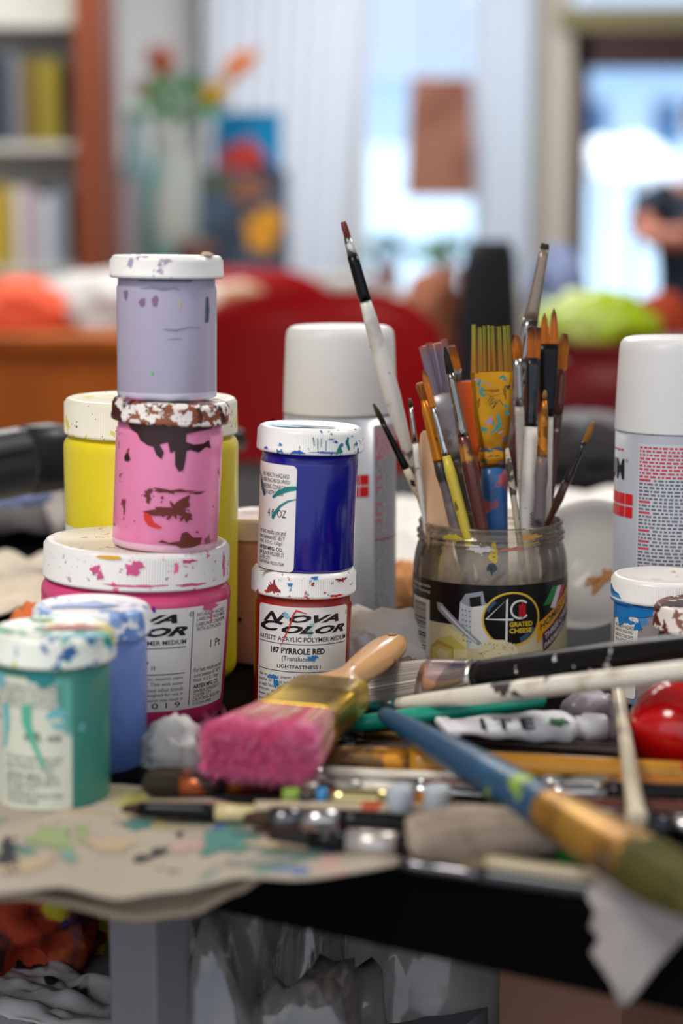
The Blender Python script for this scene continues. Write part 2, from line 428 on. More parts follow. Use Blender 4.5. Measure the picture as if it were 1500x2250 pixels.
# brown panel hung in the window
pb = P(968, 303, 7.7)
b_ = MB(); sx_, sz_ = 70 * 7.7 / FPX, 128 * 7.7 / FPX
b_.add([(pb.x - sx_ * .93, 7.7, pb.z + sz_), (pb.x + sx_ * .95, 7.7, pb.z + sz_), (pb.x + sx_ * 1.05, 7.7, pb.z - sz_), (pb.x - sx_ * 1.12, 7.7, pb.z - sz_),
        (pb.x - sx_ * .93, 7.72, pb.z + sz_), (pb.x + sx_ * .95, 7.72, pb.z + sz_), (pb.x + sx_ * 1.05, 7.72, pb.z - sz_), (pb.x - sx_ * 1.12, 7.72, pb.z - sz_)],
       [(0, 1, 2, 3), (7, 6, 5, 4), (0, 4, 5, 1), (1, 5, 6, 2), (2, 6, 7, 3), (3, 7, 4, 0)], 0, False)
t = thing('hanging_panel', 'brown wooden panel hung in front of the bright window', 'panel')
b_.build('board', M('panel_brown', '#8a5a48', .7, spots=(('#6f3f2c', 5, .5, 2, .2),)), t)
c = MB(); c.tube([(pb.x - .05, 7.71, pb.z + sz_), (pb.x - .05, 7.71, pb.z + sz_ + .5)], .003, 6); c.tube([(pb.x + .05, 7.71, pb.z + sz_), (pb.x + .05, 7.71, pb.z + sz_ + .5)], .003, 6); c.build('hanging_wire', INKG, t)

# ------------------------------------------------------------------ potted plant by window, pots
def leafy(mb, c, r, n, sz, seed):
    rn = random.Random(seed)
    for k in range(n):
        a = rn.uniform(0, 6.28); e = rn.uniform(.1, 1.4); L = r * rn.uniform(.6, 1.1)
        d = Vector((math.cos(a) * math.cos(e), math.sin(a) * math.cos(e), math.sin(e)))
        p = Vector(c) + d * L; s_ = d.orthogonal().normalized() * sz; q = d * sz * 2.2 + Vector((0, 0, -sz * .8))
        mb.add([p, p + s_ + q * .4, p + q, p - s_ + q * .4], [(0, 1, 2, 3)])
        mb.add([Vector(c), Vector(c) + Vector((.002, 0, .002)), p + Vector((.002, 0, .002)), p], [(0, 1, 2, 3)])
def pot_plant(label, x, y, Y, r, leaf, potc, seed, group=None):
    p = P(x, y, Y); t = thing('potted_plant', label, 'plant', Matrix.Translation(p), group)
    c = MB(); c.lathe([(r * .5, 0), (r * .72, r * 1.2), (r * .8, r * 1.2), (r * .8, r * 1.4), (r * .66, r * 1.4), (r * .6, r * 1.1)], 28, cap0=True, cap1=True); c.build('pot', potc, t)
    c = MB(); leafy(c, (0, 0, r * 1.2), r * 1.6, 90, r * .28, seed); c.build('foliage', leaf, t)
# long low sideboard under window carrying the plants
sb = thing('sideboard', 'pale sideboard standing under the window at the back of the room', 'cabinet', Matrix.Translation((rx(900, 7.2), 7.3, 0)))
b_ = MB(); b_.box((-1.0, -.3, .1), (.6, .3, rz(640, 7.2))); b_.build('body', M('sideboard', '#b9b2aa', .6), sb, bevel=.01)
for sx in (-.95, .5):
    for sy in (-.25, .2): b_ = MB(); b_.box((sx, sy, 0), (sx + .05, sy + .05, .12)); b_.build('leg', MATS['sideboard'], sb)
pot_plant('bushy green potted plant on the sideboard under the brown panel', 985, 640, 7.2, .07, M('leaf_green', '#4f7a4a', .6), M('pot_terracotta', '#a8604a', .7), 3)
pot_plant('blue-green potted plant at the left end of the window sideboard', 850, 640, 7.15, .07, M('leaf_blue', '#6d8f94', .6), M('pot_terracotta', '#a8604a', .7), 5)

# ------------------------------------------------------------------ bookcase left
YC = 5.0
bc = thing('bookcase', 'orange-brown wooden bookcase holding rows of books at the far left', 'bookcase', Matrix.Translation((rx(60, YC), YC, 0)))
bw = M('bookcase_wood', '#8a4320', .5, wood=('#733513', 8)); X0 = rx(60, YC)
b_ = MB(); b_.box((rx(180, YC) - X0 + .015, -.2, 0), (rx(240, YC) - X0 + .015, .12, 2.3)); b_.build('side_post', bw, bc, bevel=.004)
b_ = MB(); b_.box((-.62, -.12, 0), (-.57, .12, 2.3)); b_.build('side_post', bw, bc, bevel=.004)
b_ = MB(); b_.box((-.6, .1, .1), (.16, .12, 2.28)); b_.build('back_board', M('bookcase_back', '#b7b9b0', .7), bc)
for yy in (318, 585, 850, 50):
    b_ = MB(); b_.box((-.58, -.11, rz(yy, YC) - .02), (.155, .1, rz(yy, YC))); b_.build('shelf', M('shelf_grey', '#c3c4bc', .6), bc)
rn = random.Random(4)
def book(x, z, w_, h_, c, label, grp):
    t = thing('book', label, 'book', Matrix.Translation((x, YC - .1, z)), grp)
    b_ = MB(); b_.box((0, 0, 0), (w_ * .12, .15, h_)); b_.box((w_ * .88, 0, 0), (w_, .15, h_)); b_.box((0, -.002, 0), (w_, .004, h_)); b_.build('cover', c, t)
    b_ = MB(); b_.box((w_ * .12, .004, .004), (w_ * .88, .145, h_ - .004)); b_.build('pages', M('book_pages', '#d9d2bd', .8), t)
row1 = [('#2f4552', .05, 'slate blue'), ('#1f2f3b', .035, 'near-black blue'), ('#6a6f7a', .03, 'grey'), ('#6b5a1c', .05, 'dark olive'), ('#8b7f22', .045, 'olive yellow'), ('#b0a25c', .04, 'pale khaki'), ('#a8925e', .03, 'tan')]
row2 = [('#bfb24e', .045, 'mustard yellow'), ('#a7902c', .045, 'dark mustard'), ('#c9c9c4', .03, 'light grey'), ('#a58f9a', .03, 'mauve'), ('#b9c4cc', .035, 'pale blue'), ('#8f9aa5', .04, 'steel grey'), ('#a89c6c', .035, 'khaki')]
for row, yy, hh, nm in ((row1, 318, .24, 'upper shelf'), (row2, 585, .2, 'lower shelf')):
    x = rx(-30, YC)
    for i, (c, w_, cn) in enumerate(row * 2):
        if x + w_ > rx(180, YC): break
        book(x, rz(yy, YC), w_ - .002, hh * rn.uniform(.85, 1.05), M('book_' + cn.replace(' ', '_'), c, .6), cn + ' book on the %s of the bookcase' % nm, 'books on the %s of the bookcase' % nm)
        x += w_

# ------------------------------------------------------------------ vase, flowers, canvases on a white plinth table
YV = 5.6
pt = thing('display_table', 'pale display table carrying the vase and canvases behind the lilac jar', 'table', Matrix.Translation((rx(480, YV), YV + .1, 0)))
b_ = MB(); b_.box((-.5, -.28, rz(610, YV) - .03), (.45, .3, rz(610, YV))); b_.build('tabletop', M('display_top', '#a9a49b', .6), pt)
for sx in (-.48, .4):
    for sy in (-.25, .24): b_ = MB(); b_.box((sx, sy, 0), (sx + .04, sy + .04, rz(610, YV) - .03)); b_.build('leg', MATS['display_top'], pt)
p = P(385, 608, YV)
t = thing('ceramic_vase', 'tall turquoise and white vase on the display table holding orange flowers', 'vase', Matrix.Translation(p))
zt = (608 - 285) * YV / FPX
c = MB(); c.lathe([(.045, 0), (.075, zt * .15), (.085, zt * .4), (.07, zt * .7), (.055, zt * .9), (.07, zt), (.06, zt), (.045, zt * .9), (.05, zt * .5)], 32, cap0=True, cap1=True)
c.build('vase_body', M('vase_glaze', '#b9bfb9', .3, coat=.3, spots=(('#6fb3ac', 9, .5, 2, .15),)), t)
def flower(label, x0, y0, x1, y1, colr, Y):
    a = P(x0, y0, Y); b = P(x1, y1, Y)
    t = thing('bird_of_paradise_flower', label, 'flower', Matrix.Translation(a), 'flowers in the turquoise vase')
    d = b - a; c = MB(); c.tube([(0, 0, 0), d * .5 + Vector((0, 0, .02)), d], .006, 8); c.build('stem', M('stem_green', '#2f7a35', .6), t)
    c = MB(); u = d.normalized()
    for k in range(6):
        s_ = Vector((math.cos(k * 1.05), math.sin(k * 1.05) * .6, .2)) * .028
        q0 = d * .62; q1 = d * 1.0 + s_ + u * .02; m_ = d * .82 + s_ * 1.3
        w_ = u.cross(s_).normalized() * .022
        c.add([q0, m_ - w_, q1, m_ + w_, m_ + s_ * .3], [(0, 1, 4), (1, 2, 4), (2, 3, 4), (3, 0, 4)])
    c.build('petals', colr, t)
fo = M('petal_rust', '#b8380c', .7, spec=.1); fy = M('petal_orange', '#f08a10', .7, spec=.1); fyy = M('petal_yellow', '#e0a810', .7, spec=.1); fg = M('petal_leaf', '#2f8a3c', .6)
flower('rust red flower standing upright in the turquoise vase', 372, 290, 348, 110, fo, YV)
flower('orange flower leaning far right out of the turquoise vase', 400, 290, 548, 120, fy, YV - .03)
flower('yellow flower low on the right of the turquoise vase', 400, 290, 482, 195, fyy, YV - .06)
flower('small rust flower bending left from the turquoise vase', 365, 290, 318, 190, fo, YV + .04)
c = MB(); leafy(c, (0, 0, 0), .11, 60, .022, 8); o = c.build('foliage', fg, mat=Matrix.Translation(P(395, 262, YV))); tag(o, 'dark green leaves spreading from the mouth of the turquoise vase', 'leaves')
o = MB()
p = P(300, 600, YV + .12); t = thing('glass_bottle', 'pale aqua bottle on the display table left of the vase', 'bottle', Matrix.Translation(p))
c = MB(); c.lathe([(.05, 0), (.055, .1), (.055, .26), (.03, .34), (.022, .4), (.024, .44)], 28, cap0=True, cap1=True); c.build('bottle_body', M('aqua_bottle', '#8fb3b6', .2, coat=.4, spots=(('#4d6470', 8, .55, 2, .1),)), t)
c = MB(); c.lathe([(.026, .44), (.026, .47)], 20, cap0=True, cap1=True); c.build('stopper', M('stopper_grey', '#6f7a80', .5), t)
p = P(262, 600, YV - .1)
for i, (cx_, cc, nm, hh) in enumerate(((252, '#8a5550', 'dusty red', .31), (288, '#a79aa0', 'mauve grey', .27))):
    b_ = MB(); b_.box((-.02, -.06, 0), (.02, .06, hh)); o = b_.build('book', [M('book_' + nm.replace(' ', '_'), cc, .6)], mat=Matrix.Translation(P(cx_, 606, YV - .12))); tag(o, nm + ' book standing upright on the display table', 'book', 'books on the display table')
# canvases (generic artwork)
def canvas(label, x0, x1, y0, y1, Y, base, blobs, yaw=0):
    a = P(x0, y1, Y); b = P(x1, y0, Y); w_ = b.x - a.x; h_ = b.z - a.z
    t = thing('painted_canvas', label, 'painting', Matrix.Translation((a.x, Y, a.z)) @ Matrix.Rotation(R(yaw), 4, 'Z'), 'canvases leaning on the display table')
    m_ = MB(); m_.box((0, 0, 0), (w_, .025, h_)); m_.build('canvas', base, t)
    for (fx, fy, rx_, rz_, mm, sd) in blobs:
        fl_ = Flat(); fl_.blob(fx * w_ * 1000, fy * h_ * 1000, rx_ * w_ * 1000, rz_ * h_ * 1000, 0, 1.0, 30, .35, sd)
        fl_.build('painted_shape', mm, t)
bl = M('canvas_blue', '#0f8ac4', .6, spec=.2); rd = M('art_red', '#c23a2a', .6); dk = M('canvas_slate', '#41576c', .6, spots=(('#2f3f50', 6, .5, 3, .1),)); ye = M('art_yellow', '#d9981c', .6); gr = M('art_green', '#4c5a34', .6)
canvas('bright blue painted canvas with a red flower shape, right of the vase', 472, 618, 245, 425, YV + .1, bl, ((.42, .4, .33, .27, rd, 3), (.75, .16, .22, .2, gr, 5)))
canvas('dark slate painted canvas with a yellow disc, in front of the blue canvas', 440, 632, 372, 606, YV - .1, dk, ((.72, .44, .22, .19, ye, 2), (.55, .82, .2, .14, M('art_brown', '#8a5b45', .6), 4), (.2, .86, .18, .08, gr, 9)))
p = P(430, 606, YV - .24)
b_ = MB(); b_.lathe([(.045, 0), (.06, .05), (.05, .09), (.03, .1)], 24, cap0=True, cap1=True); tag(b_.build('clay_pot', M('clay_dark', '#5a3a30', .7), mat=Matrix.Translation(p)), 'small dark clay pot in front of the slate canvas', 'pot')

# ------------------------------------------------------------------ wooden counter with cloth heap, left midground
YT = 3.4
t = thing('wooden_cabinet', 'orange-brown wooden cabinet at left middle distance with cloths piled on it', 'cabinet', Matrix.Translation((rx(180, YT), YT, 0)))
ow = M('cabinet_orange_wood', '#bf6414', .5, wood=('#9c4a0c', 5), spec=.2); hz = rz(735, YT)
b_ = MB(); b_.box((-.75, 0, .05), (.24, .6, hz - .03)); b_.build('body', ow, t, bevel=.006)
b_ = MB(); b_.box((-.78, -.03, hz - .03), (.27, .63, hz)); b_.build('top', ow, t, bevel=.006)
for k in range(2):
    b_ = MB(); b_.box((-.72 + k * .48, -.02, .12), (-.26 + k * .48, 0, hz - .07)); d_ = b_.build('door', ow, t, bevel=.004)
    c = MB(); c.lathe([(.012, 0), (.008, .012), (.014, .02)], 16, cap0=True, cap1=True); c.build('knob', M('knob_brass', '#6a5a30', .3, 1), d_, mat=Matrix.Translation((-.3 + k * .1, -.02, .5)) @ Matrix.Rotation(R(90), 4, 'X'))
def heap(name, label, cat, cx, cy, cz, rx_, ry_, rz_, mat, seed, amp=.35, freq=3.0, group=None, sub=4, rot=None):
    bm = bmesh.new(); bmesh.ops.create_icosphere(bm, subdivisions=sub, radius=1)
    for v in bm.verts:
        q = v.co.copy(); n_ = noise.noise(q * freq + Vector((seed * 5.1, seed, 0))); n2 = noise.noise(q * freq * 2.7 + Vector((seed, 9, seed)))
        rdg = 1 - abs(n_) * 2
        k = 1 + amp * (n_ * .7 + rdg * .3 + n2 * .4)
        v.co = Vector((q.x * rx_, q.y * ry_, max(q.z, -.25) * rz_)) * k
        if q.z < -.25: v.co.z = -.25 * rz_
    zmin = min(v.co.z for v in bm.verts)
    for v in bm.verts: v.co.z -= zmin
    me = bpy.data.meshes.new(name); bm.to_mesh(me); bm.free()
    for p_ in me.polygons: p_.use_smooth = True
    me.materials.append(mat); o = bpy.data.objects.new(name, me); COL.objects.link(o)
    o.matrix_world = Matrix.Translation((cx, cy, cz)) @ (rot if rot else Matrix())
    return tag(o, label, cat, group)
heap('draped_cloth', 'coral orange cloth heaped on the left end of the wooden cabinet', 'cloth', rx(40, YT + .2), YT + .2, hz, .10, .1, .07, M('coral_cloth', '#f0603c', .8), 2, group='cloths piled on the wooden cabinet')
heap('draped_cloth', 'grey-white cloth heaped over the middle of the wooden cabinet', 'cloth', rx(235, YT + .2), YT + .3, hz, .17, .14, .075, M('greywhite_cloth', '#cfccca', .85, spots=(('#8e9aa0', 8, .58, 2, .08),)), 6, .5, group='cloths piled on the wooden cabinet')
heap('draped_cloth', 'cream patched cloth hanging at the right end of the wooden cabinet', 'cloth', rx(500, YT + .2), YT + .3, hz - .03, .09, .1, .08, M('cream_cloth', '#c9b8aa', .85, spots=(('#b07a50', 10, .5, 2, .1),)), 9, .5, group='cloths piled on the wooden cabinet')

# ------------------------------------------------------------------ red chairs
YR = 2.75
redm = M('red_plastic', '#8e0206', .5, spec=.15); redd = M('dark_red_plastic', '#620206', .5, spec=.2)
def red_chair(label, x, Y, w_, zt, rotz, m_, seed=0):
    c0 = Vector((rx(x, Y), Y, 0)); t = thing('red_chair', label, 'chair', Matrix.Translation(c0) @ Matrix.Rotation(R(rotz), 4, 'Z'), 'red chairs behind the work table')
    rows = []
    for j in range(11):
        s = j / 10; z = .40 + (zt - .40) * s; hw = w_ / 2 * (1.02 - .12 * s ** 3); row = []
        for i in range(17):
            q = -1 + i / 8
            row.append((hw * q, -.06 * (1 - q * q) + .06 * s, z + (-.05 * q ** 4 if s > .9 else 0)))
        rows.append(row)
    mb = MB(); mb.loft(rows, 0, True, False, False, closed=False); solid(mb.build('backrest', m_, t), .012)
    rows = []
    for j in range(9):
        s = j / 8; row = [(w_ / 2 * (-1 + i / 8), .04 + .4 * s, .44 + .02 * s - .02 * (1 - (-1 + i / 8) ** 2)) for i in range(17)]; rows.append(row)
    mb = MB(); mb.loft(rows, 0, True, False, False, closed=False); solid(mb.build('seat', m_, t), .014)
    for sx in (-1, 1):
        for y_ in (.03, .4):
            c = MB(); c.tube([(sx * w_ * .42, y_, .44), (sx * w_ * .5, y_ + (.03 if y_ > .2 else -.03), 0)], .012, 10); c.build('leg', M('chair_leg_metal', '#55565a', .3, 1), t)
    return t
red_chair('bright red chair with its broad back to the work table, behind the left white-capped can', 690, 2.6, .36, rz(642, 2.6), 0, redm)
red_chair('red chair behind the brush jar, turned slightly to the right', 945, 3.62, .34, rz(655, 3.62), 0, redm)
red_chair('darker red chair at right, behind the right white-capped can', 1285, 2.35, .26, rz(800, 2.35), 0, redd)
red_chair('red chair far behind the yellow quart jar, half hidden', 530, 4.3, .42, rz(590, 4.3), 0, redm)
# grey band seat & dark bag seen at right
heap('grey_cushion', 'grey cushion hanging on the back of the darker red chair', 'cushion', rx(1300, 2.2), 2.22, rz(960, 2.2), .06, .03, .022, M('grey_cushion', '#7d7c80', .8), 3, .2)
heap('black_bag', 'black soft bag on the floor side of the darker red chair', 'bag', rx(1290, 2.05), 2.08, rz(1075, 2.05), .07, .05, .055, M('black_bag', '#1c1718', .7), 5, .3)
heap('green_bag', 'lime green plastic bag lying over the right red chair', 'bag', rx(1310, 3.1), 3.12, rz(747, 3.1), .100, .08, .060, M('lime_plastic', '#a9c41e', .35, spots=(('#c9d884', 6, .55, 2, .2),)), 8, .35)
heap('blue_wrapper', 'small blue-violet wrapper on the left of the lime green bag', 'wrapper', rx(1225, 3.4), 3.4, rz(747, 3.1), .05, .06, .11, M('violet_wrap', '#8a9ac4', .4), 4, .4)
heap('orange_cloth', 'orange-red cloth at the right end behind the lime green bag', 'cloth', rx(1470, 3.35), 3.4, rz(747, 3.1), .05, .06, .05, M('orange_cloth', '#a83a14', .8), 7, .4)
# trestle carrying them
t = thing('side_table', 'red topped side table behind the chairs carrying the lime green bag', 'table', Matrix.Translation((rx(1260, 3.35) + .05, 3.35, 0)))
b_ = MB(); b_.box((-.10, -.40, rz(747, 3.1) - .03), (.6, .3, rz(747, 3.1))); b_.build('tabletop', redd, t)
for sx in (-.08, .55):
    for sy in (-.38, .26): b_ = MB(); b_.box((sx, sy, 0), (sx + .03, sy + .03, rz(747, 3.1) - .03)); b_.build('leg', MATS['chair_leg_metal'], t)
# black office chair seen nearly edge on
YJ = 3.25
t = thing('office_chair', 'charcoal office chair turned edge-on behind the brush jar', 'chair', Matrix.Translation((rx(1078, YJ), YJ, 0)) @ Matrix.Rotation(R(70), 4, 'Z'))
z0_, z1_ = rz(960, YJ), rz(528, YJ)
rows = []
for j in range(13):
    w_ = j / 12; hw = .17 * (1 - .35 * w_ ** 3) * (1 if j < 12 else .6); rows.append([(hw * math.cos(2 * PI * i / 32) , .030 * math.sin(2 * PI * i / 32), z0_ + (z1_ - z0_) * w_) for i in range(32)])
mb = MB(); mb.loft(rows); ch_ = M('charcoal_cloth', '#2b2b30', .8, spec=.1); mb.build('backrest', ch_, t)
mb = MB(); mb.lathe([(.15, .43), (.17, .45), (.17, .48), (.14, .50)], 32, cap0=True, cap1=True, c=(0, .22)); mb.build('seat', ch_, t)
mb = MB(); mb.tube([(0, .02, z0_ + .05), (0, .03, .5), (0, .12, .44)], .016, 10); mb.build('back_bracket', M('chair_black_metal', '#1a1a1c', .4), t)
mb = MB(); mb.tube([(0, .22, .43), (0, .22, .08)], .02, 12); mb.build('gas_post', MATS['chair_black_metal'], t)
for k in range(5): mb = MB(); a_ = k * 2 * PI / 5; mb.tube([(0, .22, .1), (.26 * math.cos(a_), .22 + .26 * math.sin(a_), .05), (.27 * math.cos(a_), .22 + .27 * math.sin(a_), .0)], .015, 8); mb.build('leg', MATS['chair_black_metal'], t)
heap('peach_cloth', 'peach-brown cloth on the red chair behind the tall white brush', 'cloth', rx(960, 3.25), 3.3, rz(770, 3.25), .06, .06, .10, M('peach_cloth', '#a8684a', .8), 3, .3)

# ------------------------------------------------------------------ person at far right
def person():
    Y = 6.5; cx = rx(1560, Y); t = thing('person', 'seated person in a dark shirt at the right edge, arms folded, before the glass door', 'person', Matrix.Translation((cx, Y, .14)))
    def q(x, y, dy=0): w_ = P(x, y, Y + dy); return Vector((w_.x - cx, dy, w_.z))
    skin = M('skin', '#b06c55', .55, sss=.1)
    me = bpy.data.meshes.new('body'); V = []; E = []; Rr = []
    def ch(pts, start=None):
        prev = start
        for p_, r_ in pts:
            V.append(tuple(p_)); Rr.append(r_); i = len(V) - 1
            if prev is not None: E.append((prev, i))
            prev = i
        return prev
    pel = ch([((0, .05, .5), .13)]); bel = ch([((0, .04, .68), .12)], pel); che = ch([((0, .03, .88), .13)], bel)
    nk = ch([((0, .03, 1.05), .06), ((0, .01, 1.13), .052)], che)
    for s in (-1, 1):
        sh = ch([((s * .15, .03, .99), .06), ((s * .21, .0, .95), .052)], che)
        el = ch([((s * .235, -.06, .90), .043), ((s * .22, -.15, .85), .04)], sh)
        ch([((s * .08, -.24, .875 + s * .02), .036), ((-s * .04, -.25, .90 + s * .02), .026)], el)
        hp = ch([((s * .1, -.02, .5), .09), ((s * .12, -.3, .5), .075), ((s * .12, -.46, .48), .06), ((s * .12, -.45, .20), .055), ((s * .12, -.42, -.08), .04), ((s * .12, -.52, -.10), .035)], pel)
    me.from_pydata(V, E, []); o = bpy.data.objects.new('body', me); COL.objects.link(o); o.parent = t
    sk = o.modifiers.new('skin', 'SKIN'); sd = me.skin_vertices[0].data
    for i, r_ in enumerate(Rr): sd[i].radius = (r_, r_)
    sd[0].use_root = True
    o.modifiers.new('sub', 'SUBSURF').levels = 2; o.modifiers['sub'].render_levels = 2; me.materials.append(skin)
    # head joined by the neck
    hd = MB(); prof = [(-.115, .03, .0), (-.10, .05, -.01), (-.07, .065, -.01), (-.03, .074, -.004), (.01, .078, 0), (.05, .076, .004), (.085, .06, .006), (.108, .035, .006), (.118, .008, .006)]
    rings = []
    for z, r_, oy in prof:
        ring = []
        for j in range(28):
            a = 2 * PI * j / 28; x_ = r_ * .92 * math.cos(a); y_ = r_ * 1.12 * math.sin(a) + oy
            if math.sin(a) < -.93 and -.05 < z < .02: y_ -= .018 * (1 - abs(z + .02) / .05)     # nose
            ring.append((x_, y_, 1.24 + z))
        rings.append(ring)
    hd.loft(rings)
    for s in (-1, 1): hd.lathe([(.006, 1.215), (.016, 1.225), (.017, 1.25), (.006, 1.265)], 10, c=(s * .074, .01), cap0=True, cap1=True)
    hd.build('head', skin, t)
    for s in (-1, 1):
        e = MB(); e.lathe([(.002, -.008), (.009, 0), (.002, .008)], 10, cap0=True, cap1=True, c=(s * .03, -.078)); e.build('eye', INK, t).location = (0, 0, 1.245)
    e = MB(); e.box((-.022, -.081, 1.182), (.022, -.07, 1.188)); e.build('mouth', M('lips', '#8a4038', .5), t)
    h = MB(); rings = []
    for z, k in ((.0, 1.0), (.04, 1.12), (.08, 1.12), (.11, .9), (.128, .4)):
        rr = {0: .078, .04: .078, .08: .066, .11: .045, .128: .02}[z]
        rings.append([((rr * k) * .98 * math.cos(2 * PI * j / 28), rr * k * 1.2 * math.sin(2 * PI * j / 28) + .016 + (.012 if z < .03 else 0), 1.24 + z) for j in range(28)])
    h.loft(rings); h.build('hair', M('hair_dark', '#2c2322', .7), t)
    sh = MB(); rings = []
    for z, a, b in ((.46, .17, .13), (.6, .165, .125), (.75, .17, .13), (.9, .19, .135), (.98, .17, .11), (1.03, .09, .08), (1.05, .065, .07)):
        rings.append([(a * math.cos(2 * PI * j / 32), b * math.sin(2 * PI * j / 32) + .035, z) for j in range(32)])
    sh.loft(rings, cap0=False, cap1=False)
    for s in (-1, 1): sh.tube([(s * .13, .03, .985), (s * .205, .0, .955), (s * .232, -.04, .89)], [.068, .066, .06], 16)
    sh.build('shirt', M('navy_shirt', '#1f2a38', .8), t)
    tr = MB()
    for s in (-1, 1): tr.tube([(s * .07, .03, .5), (s * .12, -.3, .5), (s * .12, -.47, .48), (s * .12, -.46, .2), (s * .12, -.43, -.06)], [.115, .09, .075, .07, .06], 16)
    tr.build('trousers', M('maroon_trousers', '#7a1a2c', .8), t)
    for s in (-1, 1):
        for k in range(5):
            f_ = MB(); y0 = -.25 - .004 * k; x0 = -s * .05; L_ = (.05, .075, .08, .075, .06)[k]
            if k == 0: f_.tube([(x0 + s * .02, y0, .91), (x0 - s * .01, y0 - .01, .945)], [.011, .008], 8)
            else: f_.tube([(x0, y0, .92 - .014 * k), (x0 - s * L_ * .5, y0 + .004, .923 - .014 * k), (x0 - s * L_, y0 + .018, .915 - .014 * k)], [.010, .009, .007], 8)
            f_.build('finger', skin, t)
    st = thing('stool', 'dark stool the seated person sits on', 'stool', Matrix.Translation((cx, Y + .05, .1)) @ Matrix.Diagonal((1, 1, 1, 1)))
    b_ = MB(); b_.lathe([(.16, .36), (.17, .375), (.17, .39), (.16, .4)], 32, cap0=True, cap1=True); b_.build('seat', M('stool_dark', '#2a2422', .6), st)
    for k in range(4): b_ = MB(); a = PI / 4 + k * PI / 2; b_.tube([(.11 * math.cos(a), .11 * math.sin(a), .37), (.16 * math.cos(a), .16 * math.sin(a), -.1)], .012, 8); b_.build('leg', MATS['stool_dark'], st)
person()

# ------------------------------------------------------------------ work table
ANG = R(-31)
E0 = Vector((.0242, .815, 0)); ED = Vector((math.cos(ANG), math.sin(ANG), 0)); EN = Vector((-math.sin(ANG), math.cos(ANG), 0))
TM = Matrix.Translation((E0.x, E0.y, 0)) @ Matrix.Rotation(ANG, 4, 'Z')      # local x along edge, y inwards
wt = thing('work_table', 'black topped work table crowded with paint jars and brushes', 'table', TM)
blk = M('table_black', '#030203', .6, spots=(('#2a2826', 14, .80, 6, .03),), spec=.05)
b_ = MB(); b_.box((-1.05, 0, TZ - .039), (.95, 1.2, TZ)); b_.build('tabletop', blk, wt, bevel=.002)
lg = M('leg_grey', '#77767c', .45)
pl = TM.inverted() @ Vector((P(281, 2100, .93).x, .93, 0))
for (a_, b__) in ((pl.x, max(pl.y, .045)), (.85, .06), (-.95, 1.1), (.85, 1.1)):
    b_ = MB(); b_.box((a_ - .015, b__ - .012, 0), (a_ + .015, b__ + .02, TZ - .036)); b_.build('leg', lg, wt, bevel=.002)
b_ = MB(); b_.box((-1.0, .14, TZ - .215), (-.09, .75, TZ - .185)); b_.build('lower_shelf', M('shelf_pale', '#8b8b92', .6), wt)

# ------------------------------------------------------------------ jars
def frame(X, Y, z, roll=0, tilt=0):
    a = -math.atan2(X, Y)
    return Matrix.Translation((X, Y, z)) @ Matrix.Rotation(a, 4, 'Z') @ Matrix.Rotation(R(roll), 4, 'Y') @ Matrix.Rotation(R(tilt), 4, 'X')
def lid_mesh(rl, zb, zt, ribs=144, band=.0022):
    mb = MB(); seg = ribs * 3
    def wob(j, z, r): return (.00036 if j % 3 == 0 else -.00020) if zb + band < z < zt - .0024 and r > rl * .97 else 0
    mb.lathe([(rl * .93, zb + .001), (rl * .985, zb), (rl + .0003, zb + .0006), (rl + .0003, zb + band - .0002), (rl, zb + band + .0001), (rl - .0003, zt - .0026), (rl - .0006, zt - .0022), (rl - .0012, zt - .0008), (rl - .0026, zt - .0001), (rl * .88, zt), (rl * .84, zt - .0005), (rl * .4, zt - .0006), (.0005, zt - .0006)], seg, 0, True, False, True, wob=wob)
    return mb
def jar(label, X, Y, z, h, rl, rb, lh, paint, roll=0, tilt=0, neck=.9, taper=.99, lidm=None, foot=None, group=None, ribs=144, wide=False, name='paint_jar', rb2=None):
    t = thing(name, label, 'paint jar', frame(X, Y, z, roll, tilt), group)
    zb = h - lh; mb = MB()
    r2 = rb * taper
    if wide: pr = [(r2 * .86, 0), (r2 * .95, .0015), (r2 * .99, .005), (r2, .010), (rb, zb - .0085), (rb * .993, zb - .0055), (rb * .97, zb - .0032), (rb * .94, zb - .0018), (rl * .93, zb - .001), (rl * .93, zb + .003)]
    else: pr = [(r2 * .93, 0), (r2 * .985, .0008), (r2, .0025), (rb, zb - .0065), (rb * .995, zb - .005), (rb * .972, zb - .0042), (rb * .972, zb + .003)]
    mb.lathe(pr, 96, 0, True, True, True)
    if foot: mb.lathe([(r2 * .94, -.00005), (r2 * .99, .0007), (r2 + .0001, .0025), (r2 + .0001, .0042)], 96, 1)
    b = mb.build('jar_body', [paint, foot or paint], t)
    l_ = lid_mesh(rl, zb, h, ribs).build('lid', lidm or LIDW, t)
    return t, b, l_
def side(name, parent, Rmm, z0, mats, shapes, h=.25, f=None):
    """shapes: (cx,cy,rx,ry,mat,seed) blobs in mm wrapped round the jar"""
    F = Flat()
    for s_ in shapes:
        if s_[0] == 'l': F.stroke(s_[1], s_[2], s_[3], h)
        elif s_[0] == 'p': F.poly(s_[1], s_[2], h)
        else: F.blob(s_[0], s_[1], s_[2], s_[3], s_[4], h + random.random() * .05, 24, s_[6] if len(s_) > 6 else .5, s_[5])
    return F.build(name, mats, parent, Rmm, z0, 0, 1.5)
def topf(name, parent, z, mats, shapes, jag=.35):
    F = Flat()
    for (cx, cy, rx_, ry_, m_, sd) in shapes: F.blob(cx, cy, rx_, ry_, m_, .05, 28, jag, sd)
    return F.build(name, mats, parent, f=lambda x, y, hh: (x * .001, y * .001, z + .0002), step=50)

def lid_dirt(name, cols, base='#efece6'):
    return M(name, base, .35, coat=.25, spots=[(c, sc, th, 6, .015) for c, sc, th in cols])

